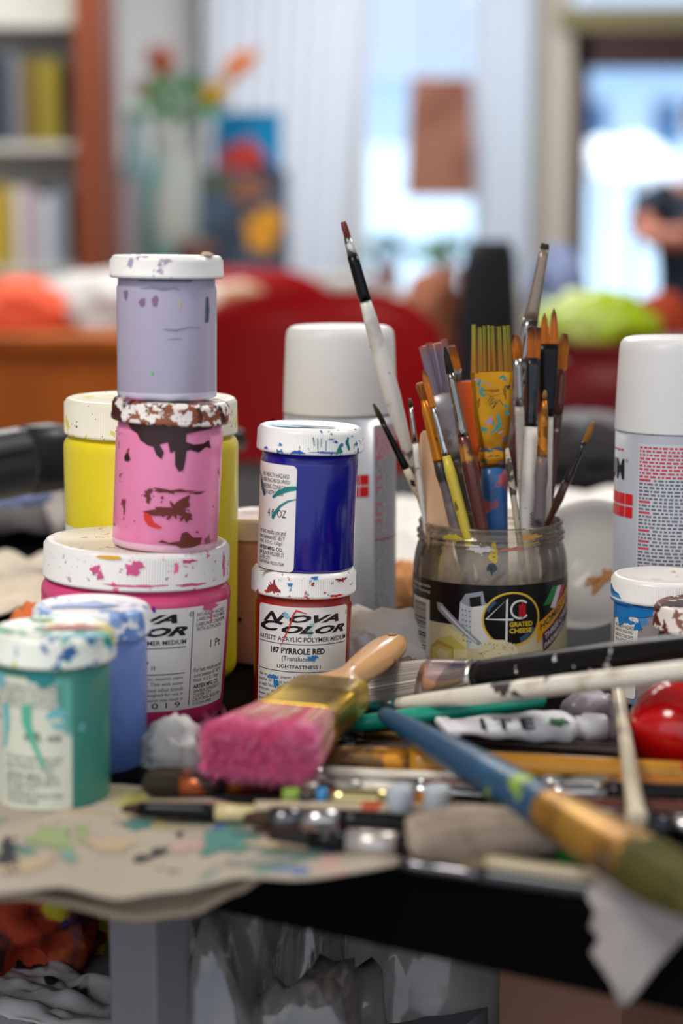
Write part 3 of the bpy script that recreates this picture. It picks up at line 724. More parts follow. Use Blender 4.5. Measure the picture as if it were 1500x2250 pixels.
# --- big pint pink jar
LIDP = lid_dirt('lid_pint', (('#ee6f9e', 130, .75), ('#b58a9a', 300, .76)))
Xp, Yp = T(293, 1562).x, T(293, 1562).y
pinkp = M('paint_pink', '#d83a74', .3, coat=.5, sss=.2, grad=(.045, .085, '#dc4a7e'))
t, b, l_ = jar('large pink paint jar, second from the bottom left, with a white label reading 1 Pt', Xp, Yp, TZ, .102, .0535, .0548, .0215, pinkp, 2.2, wide=True, ribs=220, lidm=LIDP, taper=.955)
def nova_logo(F, x0, x1, yb, hN, m, h=.12):
    """two slanted stacked words; x0..x1 in mm, yb = bottom of lower word"""
    w_ = x1 - x0
    F.fit('N', x0 + w_ * .04, x0 + w_ * .34, yb + hN * .92, yb + hN * 1.98, m, h, .5, .035)
    F.fit('OVA', x0 + w_ * .36, x0 + w_ * .90, yb + hN * 1.08, yb + hN * 1.86, m, h, .4, .045)
    F.fit('C', x0, x0 + w_ * .30, yb + hN * .05, yb + hN * 1.12, m, h, .4, .045)
    F.fit('OLOR', x0 + w_ * .28, x1, yb, yb + hN * .80, m, h, .4, .045)
def lines(F, items, m=1, h=.12):
    for s_, x0, x1, y, hh in items: F.fit(s_, x0, x1, y, y + hh, m, h)
F = Flat(); F.rect(-40, 2, 66, 61, 0, 0, 3)
L1 = F.build('label', LABEL, t, lambda v: min(52.38 + v * .0399, 54.85), .0105)
F = Flat(); m_ = 0
nova_logo(F, -36, 29, 45.2, 6.8, 0)
F.ring(31, 57, 1.4, 1.4, .3, 0, .12, n=20); F.fit('R', 30.5, 31.6, 56.2, 57.8, 0, .12)
F.fit("ARTISTS' ACRYLIC POLYMER MEDIUM", -36, 28.5, 40.4, 43.2, 0, .12, bold=.01)
F.rect(-36, 38.4, 28.5, 38.9, 0, .1)
F.fit('PINK', -10, 6.5, 32.4, 36.4, 0, .12, bold=.02); F.fit('(Opaque)', -14, 7, 29, 32, 0, .12); F.fit('II', 8.8, 10.6, 26.2, 28.6, 0, .12)
F.rect(-36, 23.2, 28.5, 23.7, 0, .1); F.rect(32.2, 4, 32.75, 58.5, 0, .1)
for i, s_ in enumerate(('Use on canvas, paper, fabric, wood, plaster, masonry, papier', 'mache, and most non-slick surfaces. Thin with water', 'or with medium. Intermixable with most other brands', 'of acrylic or vinyl emulsion paint. Designed for use in', 'water-base systems. Adding too much water may result in')):
    F.fit(s_, -36, 28, 19.7 - i * 3.1, 22 - i * 3.1, 0, .12)
F.fit('0 3 0 1 9', -4, 26.5, 3.8, 7, 0, .12)
for s_, x1, y, hh in (('NO HEALTH HAZARD', 60, 55, 2.2), ('LABELING REQUIRED', 61, 52.2, 2.3), ('LABELING CONFORMS', 62, 49.4, 2.2), ('WITH ASTM D4236', 57, 46.6, 2.3), ('For best results use and', 61, 22.8, 2.5), ('store between 65°-85°F', 60, 19.7, 2.5), ('MAX. V.O.C. 150g/l', 58, 16.4, 2.4), ('5894 BLACKWELDER ST', 60, 10.6, 2.0), ('CULVER CITY', 51, 8.2, 2.0), ('CALIFORNIA 90232-7304', 61, 5.8, 2.0), ('310/204-6900', 51, 3.6, 1.7)):
    F.fit(s_, 35, x1, y, y + hh, 0, .12)
F.fit('ARTEX MFG. CO.', 35, 58.5, 13.2, 15.6, 0, .12, bold=.03)
F.fit('1 Pt', 47, 57.5, 35.5, 40, 0, .12, bold=.01)
F.build('lettering', INK, L1, lambda v: min(52.38 + v * .0399, 54.85), .0105)
pkm = M('pink_drip', '#e0558c', .3, coat=.4); vio = M('violet_paint', '#6d2f9c', .35)
F = Flat(); F.blob(-2, 61.5, 6, 2, 1, .3, 20, .3, 3); F.build('paint_smear', [pkm, vio], t, lambda v: min(52.38 + v * .0399, 54.85), .0105)
F = Flat(); F.blob(45, 59.5, 6, 2.0, 0, .3, 20, .3, 4); F.stroke([(46, 59), (46.5, 54), (46.5, 50)], [1.6, 1.2, .8], 0, .3); F.blob(9, 61, 1.0, 1.6, 1, .3, 12, .3, 5)
F.build('paint_smear', [pkm, vio], t, lambda v: min(52.38 + v * .0399, 54.85), .0105)
side('paint_smear', l_, 53.55, .0825, [pkm, M('yellow_paint', '#efb22a', .4)], [(-24, 10, 2.5, 2.5, 0, 1), (-2, 12, 5, 3.5, 0, 2), (-21, 7, 1.4, 3, 0, 3), (30, 15, 4, 1.2, 0, 4), (62, 9, 2, 6, 0, 5), (-16, 17.4, 8, 1.0, 1, 6, .2), (0, 2, 14, .8, 0, 8), (32, 1.5, 9, .9, 0, 9)])

# --- yellow quart jar behind
q0 = T(337, 1478)
yel = M('paint_yellow', '#eed91f', .3, coat=.5, sss=.25)
t, b, l_ = jar('tall yellow quart paint jar behind the stacked pink and lilac jars', q0.x, q0.y, TZ, .176, .0535, .0545, .0225, yel, .3, wide=True, ribs=200, lidm=lid_dirt('lid_yellowish', (('#d9cf6a', 110, .62), ('#3c3f4a', 600, .80)), '#efe9d2'), taper=.97)
F = Flat(); F.rect(-85, 0, -43, 76, 0, 0, 4); L1 = F.build('label', LABEL, t, 54.0, .022)
F = Flat()
for s_, x0, x1, y, hh in (('NO HEALTH HAZARD', -72, -46, 66, 2.6), ('LABELING REQUIRED', -72, -46, 62.5, 2.6), ('LABELING CONFORMS', -72, -45, 59, 2.6), ('WITH ASTM D4236', -72, -49, 55.5, 2.6), ('1 Qt.', -61, -47, 43, 6.5), ('For best results use and', -72, -46, 33, 2.6)): F.fit(s_, x0, x1, y, y + hh, 0, .12)
F.rect(-74, 2, -73.4, 72, 0, .1); F.fit('VA', -84, -76, 62, 70, 0, .12, .4, .04); F.fit('OR', -84, -76, 54, 61, 0, .12, .4, .04)
F.build('lettering', INK, L1, 54.0, .022)

# --- small pink jar smeared with brown, on the pint jar
brn = M('brown_paint', '#35150e', .35, coat=.2); red = M('red_paint', '#d92a1a', .35, coat=.3); brn2 = M('brown_dry', '#6b2c22', .6)
clearfoot = M('clear_foot', '#e9b6c6', .15, coat=.8)
Y1 = 1.076; c1 = P(362, 1196, Y1)
pk2 = M('paint_pink_light', '#e8608c', .25, coat=.6, sss=.2, grad=(.0, .016, '#f08ab2'), spots=(('#8e2c30', 130, .71, 8, .02), ('#f59bbd', 25, .55, 3, .2)))
t, b, l_ = jar('pink paint jar smeared with dark brown, standing on the large pink jar', c1.x, Y1, TZ + .1015, .0835, .0330, .0302, .0125, pk2, 3.2, foot=clearfoot, lidm=lid_dirt('lid_brown_smeared', (('#4a2019', 90, .53), ('#2d1a2a', 300, .62), ('#8a4a2a', 150, .60)), '#ece4dc'))
F = Flat(); a_ = 71.5
F.poly([(-27, a_), (-24, a_ - 4), (-19, a_ - 6), (-17, a_ - 9.5), (-12, a_ - 12), (-9, a_ - 12.5), (-7, a_ - 17), (-4, a_ - 19), (-3, a_ - 15), (-5.5, a_ - 11), (-1, a_ - 9.5), (.5, a_ - 15.5), (3, a_ - 14), (3.4, a_ - 22), (5.5, a_ - 25.5), (8, a_ - 25), (9, a_ - 20), (9.5, a_ - 14), (12, a_ - 13.5), (17, a_ - 15), (22, a_ - 12), (26, a_ - 13), (24, a_ - 8), (20, a_ - 10), (14, a_ - 10.5), (9, a_ - 9), (9, a_ - 4.5), (16, a_ - 3), (26, a_ - 2), (27, a_)], 0, .3)
F.blob(-26, a_ - 20, 1.8, 3, 0, .3, 20, .4, 3)
F.blob(4, 24.5, 8, 5.5, 1, .28, 40, .9, 14); F.blob(2, 35, 8, 1.3, 1, .28, 40, .8, 4); F.blob(-11, 32, 2.5, 2.5, 1, .28, 30, 1, 6); F.blob(10, 21, 3, 3, 1, .28, 30, 1, 9)
F.poly([(-13, 23), (-9, 21), (-7, 17), (-2, 14.5), (-5, 13.6), (-10, 15), (-12.5, 18)], 2, .3)
F.poly([(-2, 7.5), (2, 6), (8, 7), (9, 11.5), (12, 12.3), (16, 8.8), (22, 8.6), (21, 4.6), (15, 3.2), (9, 3.0), (6, 4.4), (0, 5.6), (-4, 6)], 1, .3)
F.blob(-27, 24, 1, 3, 1, .28, 20, .8, 6); F.blob(17, 34, 6, .5, 1, .28, 20, .8, 6)
F.build('paint_smear', [brn, brn2, red], t, 30.25, 0)
topf('paint_smear', l_, .0835, [brn, pkm], [(-4, -19, 22, 5, 1, 3), (-20, -16, 7, 3, 0, 4), (6, -25, 6, 3, 0, 5), (-12, -27, 4, 1.5, 0, 6)])

# --- lilac jar on top
Y2 = 1.078; c2 = P(367, 876, Y2)
lil = M('paint_lilac', '#b2abbc', .28, coat=.4, sss=.2, grad=(.0, .05, '#b4acc0'), spots=(('#8f86a0', 60, .82, 8, .02), ('#c4bfcc', 18, .55, 2, .25)))
t, b, l_ = jar('lilac-grey paint jar at the very top of the tallest stack', c2.x, Y2, c2.z + .001, .0795, .0315, .0280, .0125, lil, .6, foot=M('clear_foot_grey', '#cdcad6', .15, coat=.8), taper=1.0, lidm=lid_dirt('lid_lilac_specks', (('#a39ab0', 150, .69),)))
F = Flat()
F.blob(-14, 54, 1.7, 2.5, 0, .3, 16, .3, 1); F.blob(-6.5, 55, 1.8, 2.7, 0, .3, 16, .3, 2); F.stroke([(25.6, 57), (25.8, 50), (25.2, 43)], [2.2, 3.4, 2.8], 1, .3); F.blob(-8, 15, .7, .9, 2, .3, 12, .3, 2); F.blob(7, 53, .5, 2.4, 3, .3, 12, .4, 2); F.blob(-26, 58, 1.4, 3, 0, .3, 14, .5, 8)
F.stroke([(-15, 61.5), (-8, 62.3), (-2, 61.4), (4, 62), (7, 61)], [.4, .8, 1.4, .6, .3], 4, .3); F.stroke([(-2, 39.5), (5, 39), (12, 40.5), (20, 40)], [.5, 1.0, .6, .3], 4, .3); F.stroke([(0, 34), (8, 34.5)], [.3, .6], 4, .3)
F.stroke([(-16, 66), (14, 66)], [.6, 1.2], 1, .3)
F.build('paint_smear', [M('mauve_dab', '#8a6a90', .4), M('slate_dab', '#4a5468', .5), M('green_dab', '#3ec43a', .5), M('cream_dab', '#d8c08a', .5), M('grey_crust', '#8c849a', .5)], t, 28.05, 0)
h_ = heap('paint_crust', None, None, 0, 0, 0, .0035, .003, .0018, M('crust_beige', '#b9a68e', .8), 3, .5, sub=3); h_.parent = l_; h_.matrix_world = Matrix(); h_.matrix_basis = Matrix.Translation((.022, -.018, .0793)); 
for k in ('label', 'category'):
    if k in h_: del h_[k]

# --- blue and red stack
cr_ = T(660, 1551)
cb = M('paint_blue', '#070b80', .22, coat=.8, sss=.0, spots=(('#241080', 20, .6, 3, .2),))
crd = M('paint_red', '#96190f', .22, coat=.8, spots=(('#b02a12', 15, .5, 2, .3),))
t, b, l_ = jar('red paint jar under the blue jar, white label reading 187 PYRROLE RED', cr_.x, cr_.y, TZ, .0845, .0305, .0285, .0145, crd, 1.6, lidm=lid_dirt('lid_red_specks', (('#c2453f', 160, .76), ('#8aa0b0', 220, .75))))
F = Flat(); F.rect(-31, -18, 31.5, 65, 0, 0, 2.5); F.v = [(x, max(y, 2), h) for x, y, h in F.v]
L1 = F.build('label', LABEL, t, 28.55, 0)
F = Flat(); zl = 70.0
nova_logo(F, -28.5, 28.5, zl - 20.5, 6.0, 0)
F.ring(30, zl - 9.5, 1.1, 1.1, .25, 0, .12, n=20)
F.fit("ARTISTS' ACRYLIC POLYMER MEDIUM", -29.5, 30, zl - 25.2, zl - 22.4, 0, .12, bold=.01)
F.rect(-29.5, zl - 27, 30, zl - 26.6, 0, .1)
F.fit('187 PYRROLE RED', -19.5, 13.5, zl - 32.6, zl - 29, 0, .12, bold=.03)
F.fit('(Translucent)', -12, 7.5, zl - 37.4, zl - 33.8, 0, .12); F.fit('LIGHTFASTNESS I', -15, 11, zl - 41.1, zl - 38.9, 0, .12, bold=.015)
F.rect(-29.5, zl - 43.2, 30, zl - 42.8, 0, .1)
for i, s_ in enumerate(('Use on canvas, paper, fabric, wood, plaster, masonry,', 'mache, or most non-slick surfaces. Thin with water', 'or with Nova Color medium. Mixable with most brands', 'of acrylic or vinyl emulsion paint. Designed for use in', 'water-base systems. Too much water may result in', 'poor adhesion. Keep from freezing. Keep jar closed', 'or paint will dry.')):
    F.fit(s_, -29.5, 29.5 if i < 6 else -8, zl - 47.6 - i * 2.9, zl - 45.4 - i * 2.9, 0, .12)
F.build('lettering', INK, L1, 28.55, 0)
teal = M('teal_paint', '#10827e', .3, coat=.4); sky = M('sky_blue_paint', '#2a86c8', .3, coat=.4)
F = Flat()
F.stroke([(2, zl - 8.5), (-4, zl - 6.8), (-6, zl - 10), (-8, zl - 17), (-11, zl - 24), (-13, zl - 28)], [.5, 1.2, 1.0, .8, .6, .3], 0, .3)
F.blob(6, zl - 34.4, 3.2, 1.3, 1, .3, 20, .5, 2); F.blob(-18, zl - 47, 3, 1.4, 1, .3, 20, .4, 3); F.blob(-15.5, zl - 50.5, 1.4, 2.6, 1, .3, 20, .4, 4); F.blob(-10, zl - 10, 2, 1.5, 2, .28, 20, .7, 5); F.blob(4, zl - 18, 2.5, 3, 3, .1, 20, .8, 6)
F.build('paint_smear', [red, sky, M('pale_blue_dab', '#8fb8cc', .5), M('pale_teal_dab', '#a3c9c4', .5)], t, 28.55, 0)
side('paint_smear', l_, 30.55, .0705, [red, sky, M('olive_dab', '#7c7b3a', .4), M('maroon_dab', '#9c3038', .5)], [(-19, 5, 3, 4, 3, 3, .8), (20, 1.2, 4, .9, 0, 4), (0, .8, 6, .4, 0, 6), (-24, 2.4, 1.2, .8, 0, 6), (24, 10, 3, 1.3, 3, 8, .8), (5, 8.6, 1, 1, 3, 2), (-8, 8, 1.2, 1.2, 1, 8), (6, 12.2, 2.6, .8, 1, 6)])
topf('paint_smear', l_, .0845, [MATS['olive_dab']], [(-20, -20, 5, 2.2, 0, 3)])
ct = cr_ + Vector((.0032, 0, 0))
t, b, l_ = jar('dark blue paint jar standing on the red jar, label reading 4 fl. OZ', ct.x, cr_.y, TZ + .0843, .083, .0306, .0283, .0145, cb, 2.2, lidm=lid_dirt('lid_blue_specks', (('#2a6f9c', 260, .78),)))
F = Flat(); F.rect(-44, .6, -7, 62, 0, 0, 3); L1 = F.build('label', LABEL, t, 28.35, 0)
F = Flat()
for s_, x0, x1, y, hh in (('NO HEALTH HAZARD', -33, -11.5, 54.2, 2.6), ('LABELING REQUIRED', -34, -11, 50.8, 2.6), ('LABELING CONFORMS', -34, -10.5, 47.4, 2.6), ('WITH ASTM D4236', -33, -15, 44, 2.6), ('For best results use and', -35, -12.5, 21.4, 2.8), ('store between 65°-85°F', -35, -13, 18.2, 2.8), ('MAX. V.O.C. 150g/l', -35, -14.5, 14.8, 2.6), ('5894 BLACKWELDER ST', -35, -13, 8.8, 2.3), ('CULVER CITY', -35, -23, 6.0, 2.2), ('CALIFORNIA 90232-7304', -35, -13, 3.6, 2.0)): F.fit(s_, x0, x1, y, y + hh, 0, .12)
F.fit('ARTEX MFG. CO.', -35, -14, 11.8, 14.0, 0, .12, bold=.03); F.fit('4 fl. OZ', -26.5, -12.6, 31.5, 36, 0, .12)
F.build('lettering', INK, L1, 28.35, 0)
F = Flat()
F.stroke([(-7, 49.5), (-12, 48.5), (-18, 46), (-22.5, 42.5)], [2.2, 3.0, 2.6, 1.2], 0, .3); F.stroke([(-7, 43), (-12, 41.5), (-17, 38), (-20.5, 33.5), (-22.3, 30.5)], [.5, 1.0, 1.3, 2.2, 1.8], 0, .3); F.stroke([(-39, 56), (-34, 48), (-30, 43)], [1, 3.4, 2.4], 1, .3)
F.build('paint_smear', [teal, M('deep_blue_dab', '#1c3f78', .4)], t, 28.4, 0)
side('paint_smear', l_, 30.65, .0685, [teal, M('cobalt_dab', '#1a56a8', .4)], [('l', [(23.5, 10.5), (23, 7), (25, 3)], [1.2, 2.2, 1.8], 0), (17.5, 3, 1.6, 2.6, 0, 3, .6), (-7, 1.6, 3.2, 1.3, 1, 3), (-29, 2.2, 1.5, 1, 1, 3), ('l', [(4, 10), (4.2, 3.5)], [.5, .4], 0), ('l', [(6.2, 10), (6.2, 5)], [.4, .3], 0), ('l', [(9, 9), (9.1, 3)], [.4, .4], 0), ('l', [(1.4, 10.5), (2.4, 5.5)], [.8, .3], 0), (9, 2, 9, .6, 1, 5), (15, 8, 1.2, .7, 1, 5), (12, 9.5, 2, .3, 1, 5), (-1, 4, .4, .4, 1, 5), (-6, 4.5, .3, .8, 1, 5), (12, 12.6, .8, .5, 0, 5)])
topf('paint_smear', l_, .083, [M('slate_blue_puddle', '#5d6a8c', .15, coat=.5), M('light_blue_wipe', '#7fc0e4', .4)], [(-10, -10, 13, 6.5, 1, 4), (1, -10, 12, 4.6, 0, 7)])

# --- teal jar front-left, light blue jar
ct = T(118, 1757)
tlm = M('paint_teal', '#3f8a7a', .3, coat=.3, sss=.1, spots=(('#2f8090', 30, .66, 3, .1),))
LIDT = lid_dirt('lid_teal_splashed', (('#2f9a86', 75, .60), ('#2e86b8', 95, .645), ('#c9c25a', 110, .66), ('#2a5ea0', 160, .70)), '#e9ecdf')
t, b, l_ = jar('teal paint jar at the front left edge, lid splashed with green and red', ct.x, ct.y, TZ + .002, .0850, .0305, .0282, .0145, tlm, .8, lidm=LIDT)
F = Flat(); F.rect(-55, 1, 9, 66, 0, 0, 2.5)
lb2 = M('label_stained', '#d8dac4', .5, spots=(('#5fb0a0', 45, .62, 3, .05), ('#7cbcc4', 40, .66, 3, .05)), stretch=(1, 1, .5))
L1 = F.build('label', lb2, t, 28.3, 0)
F = Flat(); F.rect(-30.5, 2, -30, 64, 0, .1)
for i, y in enumerate((60, 57, 54, 51)): F.fit(('NO HEALTH HAZARD', 'LABELING REQUIRED', 'LABELING CONFORMS', 'WITH ASTM D4236')[i], -27, 5, y, y + 2.3, 0, .12)
F.fit('4 fl. oz', -15, 4, 35, 39.5, 0, .12, bold=.02)
for i, (s_, x1) in enumerate((('For best results use and', 4), ('store between 65°-85°F', 3), ('MAX. V.O.C. 150g/l', 0), ('ARTEX MFG. CO.', 2), ('5894 BLACKWELDER ST', 3), ('CULVER CITY', -8), ('CALIFORNIA 90232-7304', 4), ('310/204-6900', -8))): F.fit(s_, -26, x1, 25.5 - i * 3.1, 28 - i * 3.1, 0, .12, bold=.02 if i == 3 else 0)
F.fit('COLOR', -50, -32, 49, 55, 0, .12, .4, .04); F.fit('MEDIUM', -46, -32, 43, 46, 0, .12, bold=.02); F.build('lettering', INKG, L1, 28.3, 0)
side('paint_smear', t, 28.35, 0, [M('green_run', '#58b394', .35), M('aqua_run', '#6fb9bd', .35), teal], [('l', [(-13, 53), (-13, 44), (-9, 33), (-4, 22)], [6, 5, 2.6, 1.4], 0), ('l', [(-26, 52), (-25, 42), (-27, 30)], [5, 4, 2], 1), (2, 49, 4, 3, 1, 3), (3, 43, 3, 2, 1, 8), (14, 41, 1.6, 1.6, 1, 6), (-5, 66, 8, 3, 2, 6)], .3)
topf('paint_smear', l_, .0850, [M('maroon_puddle', '#a83c44', .4), sky, M('teal_puddle', '#4fa9c4', .4), M('green_puddle', '#3f9a78', .4)], [(10, 0, 13, 6.5, 0, 3), (12, -21, 15, 4.4, 2, 8), (-5, 20, 6, 3, 3, 4), (-24, -4, 4, 8, 3, 9), (-3, -8, 3, 3, 3, 1)])
cq = T(203, 1674)
lbm = M('paint_light_blue', '#5f7fc4', .3, coat=.4, sss=.2, grad=(.02, .06, '#7391d0'))
t, b, l_ = jar('light blue paint jar without label, between the teal jar and the large pink jar', cq.x, cq.y, TZ, .0855, .0305, .0290, .0150, lbm, .8, lidm=lid_dirt('lid_blue_smeared', (('#8fb0e0', 55, .55), ('#5d82b8', 80, .68)), '#eef0f2'), taper=.99)
topf('paint_smear', l_, .0855, [M('periwinkle_puddle', '#8fa6d8', .4)], [(-4, -4, 15, 7, 0, 3)])
side('paint_smear', l_, 30.65, .0705, [M('blue_wipe', '#6f96d4', .45)], [(-24, 6, 6, 4, 0, 3, .7), (21, 3, 7, 3, 0, 5, .7), (-5, 4, 3, 3, 0, 8, .8), (30, 8, 3, 5, 0, 11)], .3)

# --- peach jar behind, between yellow and red
c_ = P(575, 1475, 1.235)
t, b, l_ = jar('peach paint jar half hidden between the yellow quart jar and the red jar', c_.x, 1.235, TZ, .096, .0300, .0285, .0145, M('paint_peach', '#cf8f7c', .3, coat=.3), 0, lidm=lid_dirt('lid_peach', (('#d9a48c', 60, .5),), '#e6cfbf'))
side('paint_smear', t, 28.6, 0, [INK], [(-14.5, 30, 1.3, 1.6, 0, 3, .3)])
# --- right jars
Y3 = 1.12; c_ = P(1452, 1262, Y3); hz_ = c_.z - TZ
t, b, l_ = jar('white-lidded jar with bright blue paint run under its lid, right of the brush jar', c_.x, Y3, TZ, hz_, .0306, .0285, .0145, M('paint_taupe', '#a89a96', .3, coat=.4, spots=(('#4d94c8', 45, .66, 2, .05),)), 1.0)
zz = hz_ * 1000
F = Flat(); F.rect(-36, 5, -14, zz - 22, 0, 0, 2); L1 = F.build('label', LABEL, t, 28.55, 0)
F = Flat()
for i, s_ in enumerate(('NO HEALTH HAZARD', 'LABELING REQUIRED', 'LABELING CONFORMS', 'WITH ASTM D4236')): F.fit(s_, -34, -17, zz - 30 - i * 2.8, zz - 27.8 - i * 2.8, 0, .12)
F.fit('4 fl', -30, -18, zz - 50, zz - 43, 0, .12, bold=.02); F.build('lettering', INKG, L1, 28.55, 0)
blr = M('blue_run', '#1d7fc8', .2, coat=.6)
F = Flat(); F.poly([(-40, zz - 15), (40, zz - 14), (40, zz - 19), (12, zz - 19.5), (2, zz - 21), (-4, zz - 19.5), (-12, zz - 21.5), (-20, zz - 22), (-25, zz - 27), (-29, zz - 29), (-31, zz - 24), (-38, zz - 26)], 0, .35); F.blob(-14, zz - 27, 2, 3, 0, .3, 18, .5, 3); F.blob(-1, zz - 40, 4, 3, 0, .3, 18, .5, 5); F.blob(-21, zz - 25, 4, 1.6, 0, .35, 18, .5, 9)
F.build('paint_smear', blr, t, 28.6, 0)
side('paint_smear', l_, 30.7, hz_ - .0145, [blr], [('p', [(-48, 8), (-42, 9), (-36, 6), (-30, 5), (-27, 2), (-22, 0), (-16, -.5), (-48, -.5)], 0)], .2)
topf('paint_smear', l_, hz_, [MATS['yellow_paint']], [(-4, -16, 3, .8, 0, 3), (6, 12, 1.5, 1.5, 0, 5), (8, -3, 1, 1, 0, 7)])
Y4 = 1.055; c_ = P(1557, 1325, Y4); hz_ = c_.z - TZ
t, b, l_ = jar('dark brown paint jar with a brown-smeared lid at the right edge', c_.x, Y4, TZ, hz_, .0305, .0283, .014, M('paint_brown', '#3a2019', .25, coat=.6), 0, lidm=lid_dirt('lid_brown_edge', (('#5a2c20', 100, .57), ('#8a5a4a', 140, .62)), '#ece2d8'))
topf('paint_smear', l_, hz_, [brn], [(-8, -4, 15, 12, 0, 3)])
side('paint_smear', l_, 30.7, hz_ - .014, [brn2], [(-38, 6, 4, 5, 0, 3, .9), (-27, 3, 2, 3, 0, 5, .9)])

# ------------------------------------------------------------------ spray cans
def spray(label, X, Y, h, r, phi, seed):
    t = thing('spray_can', label, 'spray can', frame(X, Y, TZ, 0), 'white-capped grey spray cans')
    zc = h * .727
    mb = MB(); mb.lathe([(r * .86, 0), (r * .93, .001), (r * .95, .004), (r * .93, .007), (r * .97, .010), (r * .985, .013), (r * .985, zc)], 80, cap0=True, cap1=True)
    mb.build('can_body', M('can_grey', '#bcc0c8', .3, metal=.25, coat=.3), t)
    mb = MB(); rc = r
    mb.lathe([(rc * 1.0, zc), (rc * 1.0, zc + .001), (rc * .975, zc + (h - zc) * .5), (rc * .95, h - .008), (rc * .93, h - .0035), (rc * .87, h - .0008), (rc * .8, h), (rc * .3, h + .0004), (.0005, h + .0004)], 80, cap0=True)
    mb.build('cap', M('cap_white', '#dedcd8', .38, sss=.1), t)
    k = 1000 * r * .99
    F = Flat(); F.rect(phi + 0, 8, phi + 42, zc * 1000 - 6, 0, 0); L = F.build('text_panel', M('panel_grey', '#c8cad0', .4), t, k, 0)
    F = Flat(); y = zc * 1000 - 9; i = 0; rd_ = 0
    while y > 12:
        i += 1
        m_ = 1 if i < 10 else 0
        if m_ == 0 and i in (10, 16, 19, 24, 27, 29): F.rect(phi + 1, y, phi + 9, y + 1.5, 1, .1); F.greek(phi + 11, phi + 41, y, 1.3, 0, .1, seed * 99 + i)
        else: F.greek(phi + 1, phi + 41, y, 1.3, m_, .1, seed * 99 + i)
        y -= 2.25
    for yy in (zc * 1000 * .46, 14): F.rect(phi + 1, yy, phi + 41, yy + .6, 1, .14)
    F.build('small_print', [M('print_grey', '#6a6a70', .5), M('print_red', '#c4444c', .5)], L, k, 0)
    F = Flat(); s_ = 6.6; g_ = .8; yb = zc * 1000 * .655
    for a in range(4):
        for b__ in range(2):
            x0 = phi - 4 - (a + 1) * (s_ + g_) + g_; F.rect(x0, yb + b__ * (s_ + g_ + .6), x0 + s_, yb + b__ * (s_ + g_ + .6) + s_ + .3, 0, .1)
    F.build('emblem', M('emblem_red', '#d81a22', .4), t, k, 0)
    F = Flat(); yb = zc * 1000 * .805
    F.fit('M', phi - 23, phi - 12.5, yb, yb + 13, 0, .1, bold=.03); F.ring(phi - 10, yb + 12.3, 1.1, 1.1, .3, 0, .1, n=16); F.fit('U', phi - 34, phi - 25, yb, yb + 13, 0, .1, bold=.03); F.greek(phi - 30, phi - 12, yb + 18, 1.2, 1, .1, 3)
    F.build('lettering', [INK, MATS['print_red']], t, k, 0)
Yl = 1.30; c_ = P(747, 1400, Yl)
spray('grey spray can with white cap standing behind the blue jar, left of the brush jar', c_.x, Yl, .2145, .0388, 24, 1)
Yr = 1.20; c_ = P(1473, 1400, Yr)
spray('grey spray can with white cap at the right edge behind the white-lidded jar', c_.x, Yr, .2125, .0385, -24, 2)

# ------------------------------------------------------------------ glass jar
JX, JY = P(1074, 1462, 1.208).x, 1.208
JC = Vector((JX, JY, TZ))
t = thing('glass_jar', 'clear grated cheese jar with a black and cream label, holding the upright paintbrushes', 'jar', frame(JX, JY, TZ, 0))
gl = film('jar_glass', '#fcfaf6', .30, '#e2d2b8', .04, 55, 1.0)
mb = MB()
out_ = [(.036, .0015), (.043, .0), (.0478, .003), (.0492, .008), (.0494, .062), (.0492, .068), (.0482, .075), (.0466, .081), (.0458, .0835), (.0466, .0845), (.0472, .0852), (.0466, .0859), (.0458, .0868), (.0460, .0876), (.0474, .0884), (.0474, .0892), (.0458, .0899), (.0456, .0935), (.0462, .0945), (.0462, .0955), (.0455, .0962)]
in_ = [(.0445, .0962), (.0438, .0950), (.0438, .084), (.0455, .076), (.0473, .066), (.0474, .009), (.045, .005), (.03, .004), (.0005, .004)]
mb.lathe([(.0005, .0022)] + out_ + in_, 96)
mb.build('jar_wall', gl, t)
k = 49.6
F = Flat(); F.rect(-78, 11, 78, 62, 0, 0); F.rect(-78, 11, 78, 36, 1, .05)
LAB = F.build('label', [M('label_black', '#131214', .3, coat=.3), M('label_cream', '#dccfa4', .35, coat=.3)], t, k, 0)
cols = ['#e9c23a', '#0e0e10', '#e6e4dc', '#c8152a', '#1f8a3c', '#e0301c', '#f0a81c', '#5e1c44', '#dccf6a', '#f0dfa0', '#9aa0a8', '#c9ccd2', '#3a5a78', '#6e6a6c', '#eadfb4', '#caa24a', '#2a2018']
names = ['gold', 'black', 'white', 'crimson', 'green', 'red', 'amber', 'plum', 'cheese', 'pale_cheese', 'steel', 'light_steel', 'blue_sheen', 'dark_steel', 'shred', 'rind', 'dark_brown']
LM = [M('print_' + n, c, .35, coat=.3) for n, c in zip(names, cols)]
G = {n: i for i, n in enumerate(names)}
F = Flat()
# u(mm) from pixel: u = 49.5*asin((x-1074)/169)
def U(x): return 49.5 * math.asin(max(-1, min(1, (x - 1074) / 169.0)))
def Vv(x, y):            # height in mm from pixel, allowing for the ellipse of the front
    dx = (x - 1074) / 169.0
    Yf = JY - .0495 * math.sqrt(max(0, 1 - dx * dx)); return (P(x, y, Yf).z - TZ) * 1000
def q(x, y): return (U(x), Vv(x, y))
def qc(cx, cy): return (880 + cx / 3.5714, 1100 + cy / 3.5714)      # from my crop to pixels
def Q(cx, cy): return q(*qc(cx, cy))
def pol(pts, m, h): F.poly([Q(*p) for p in pts], G[m], h)
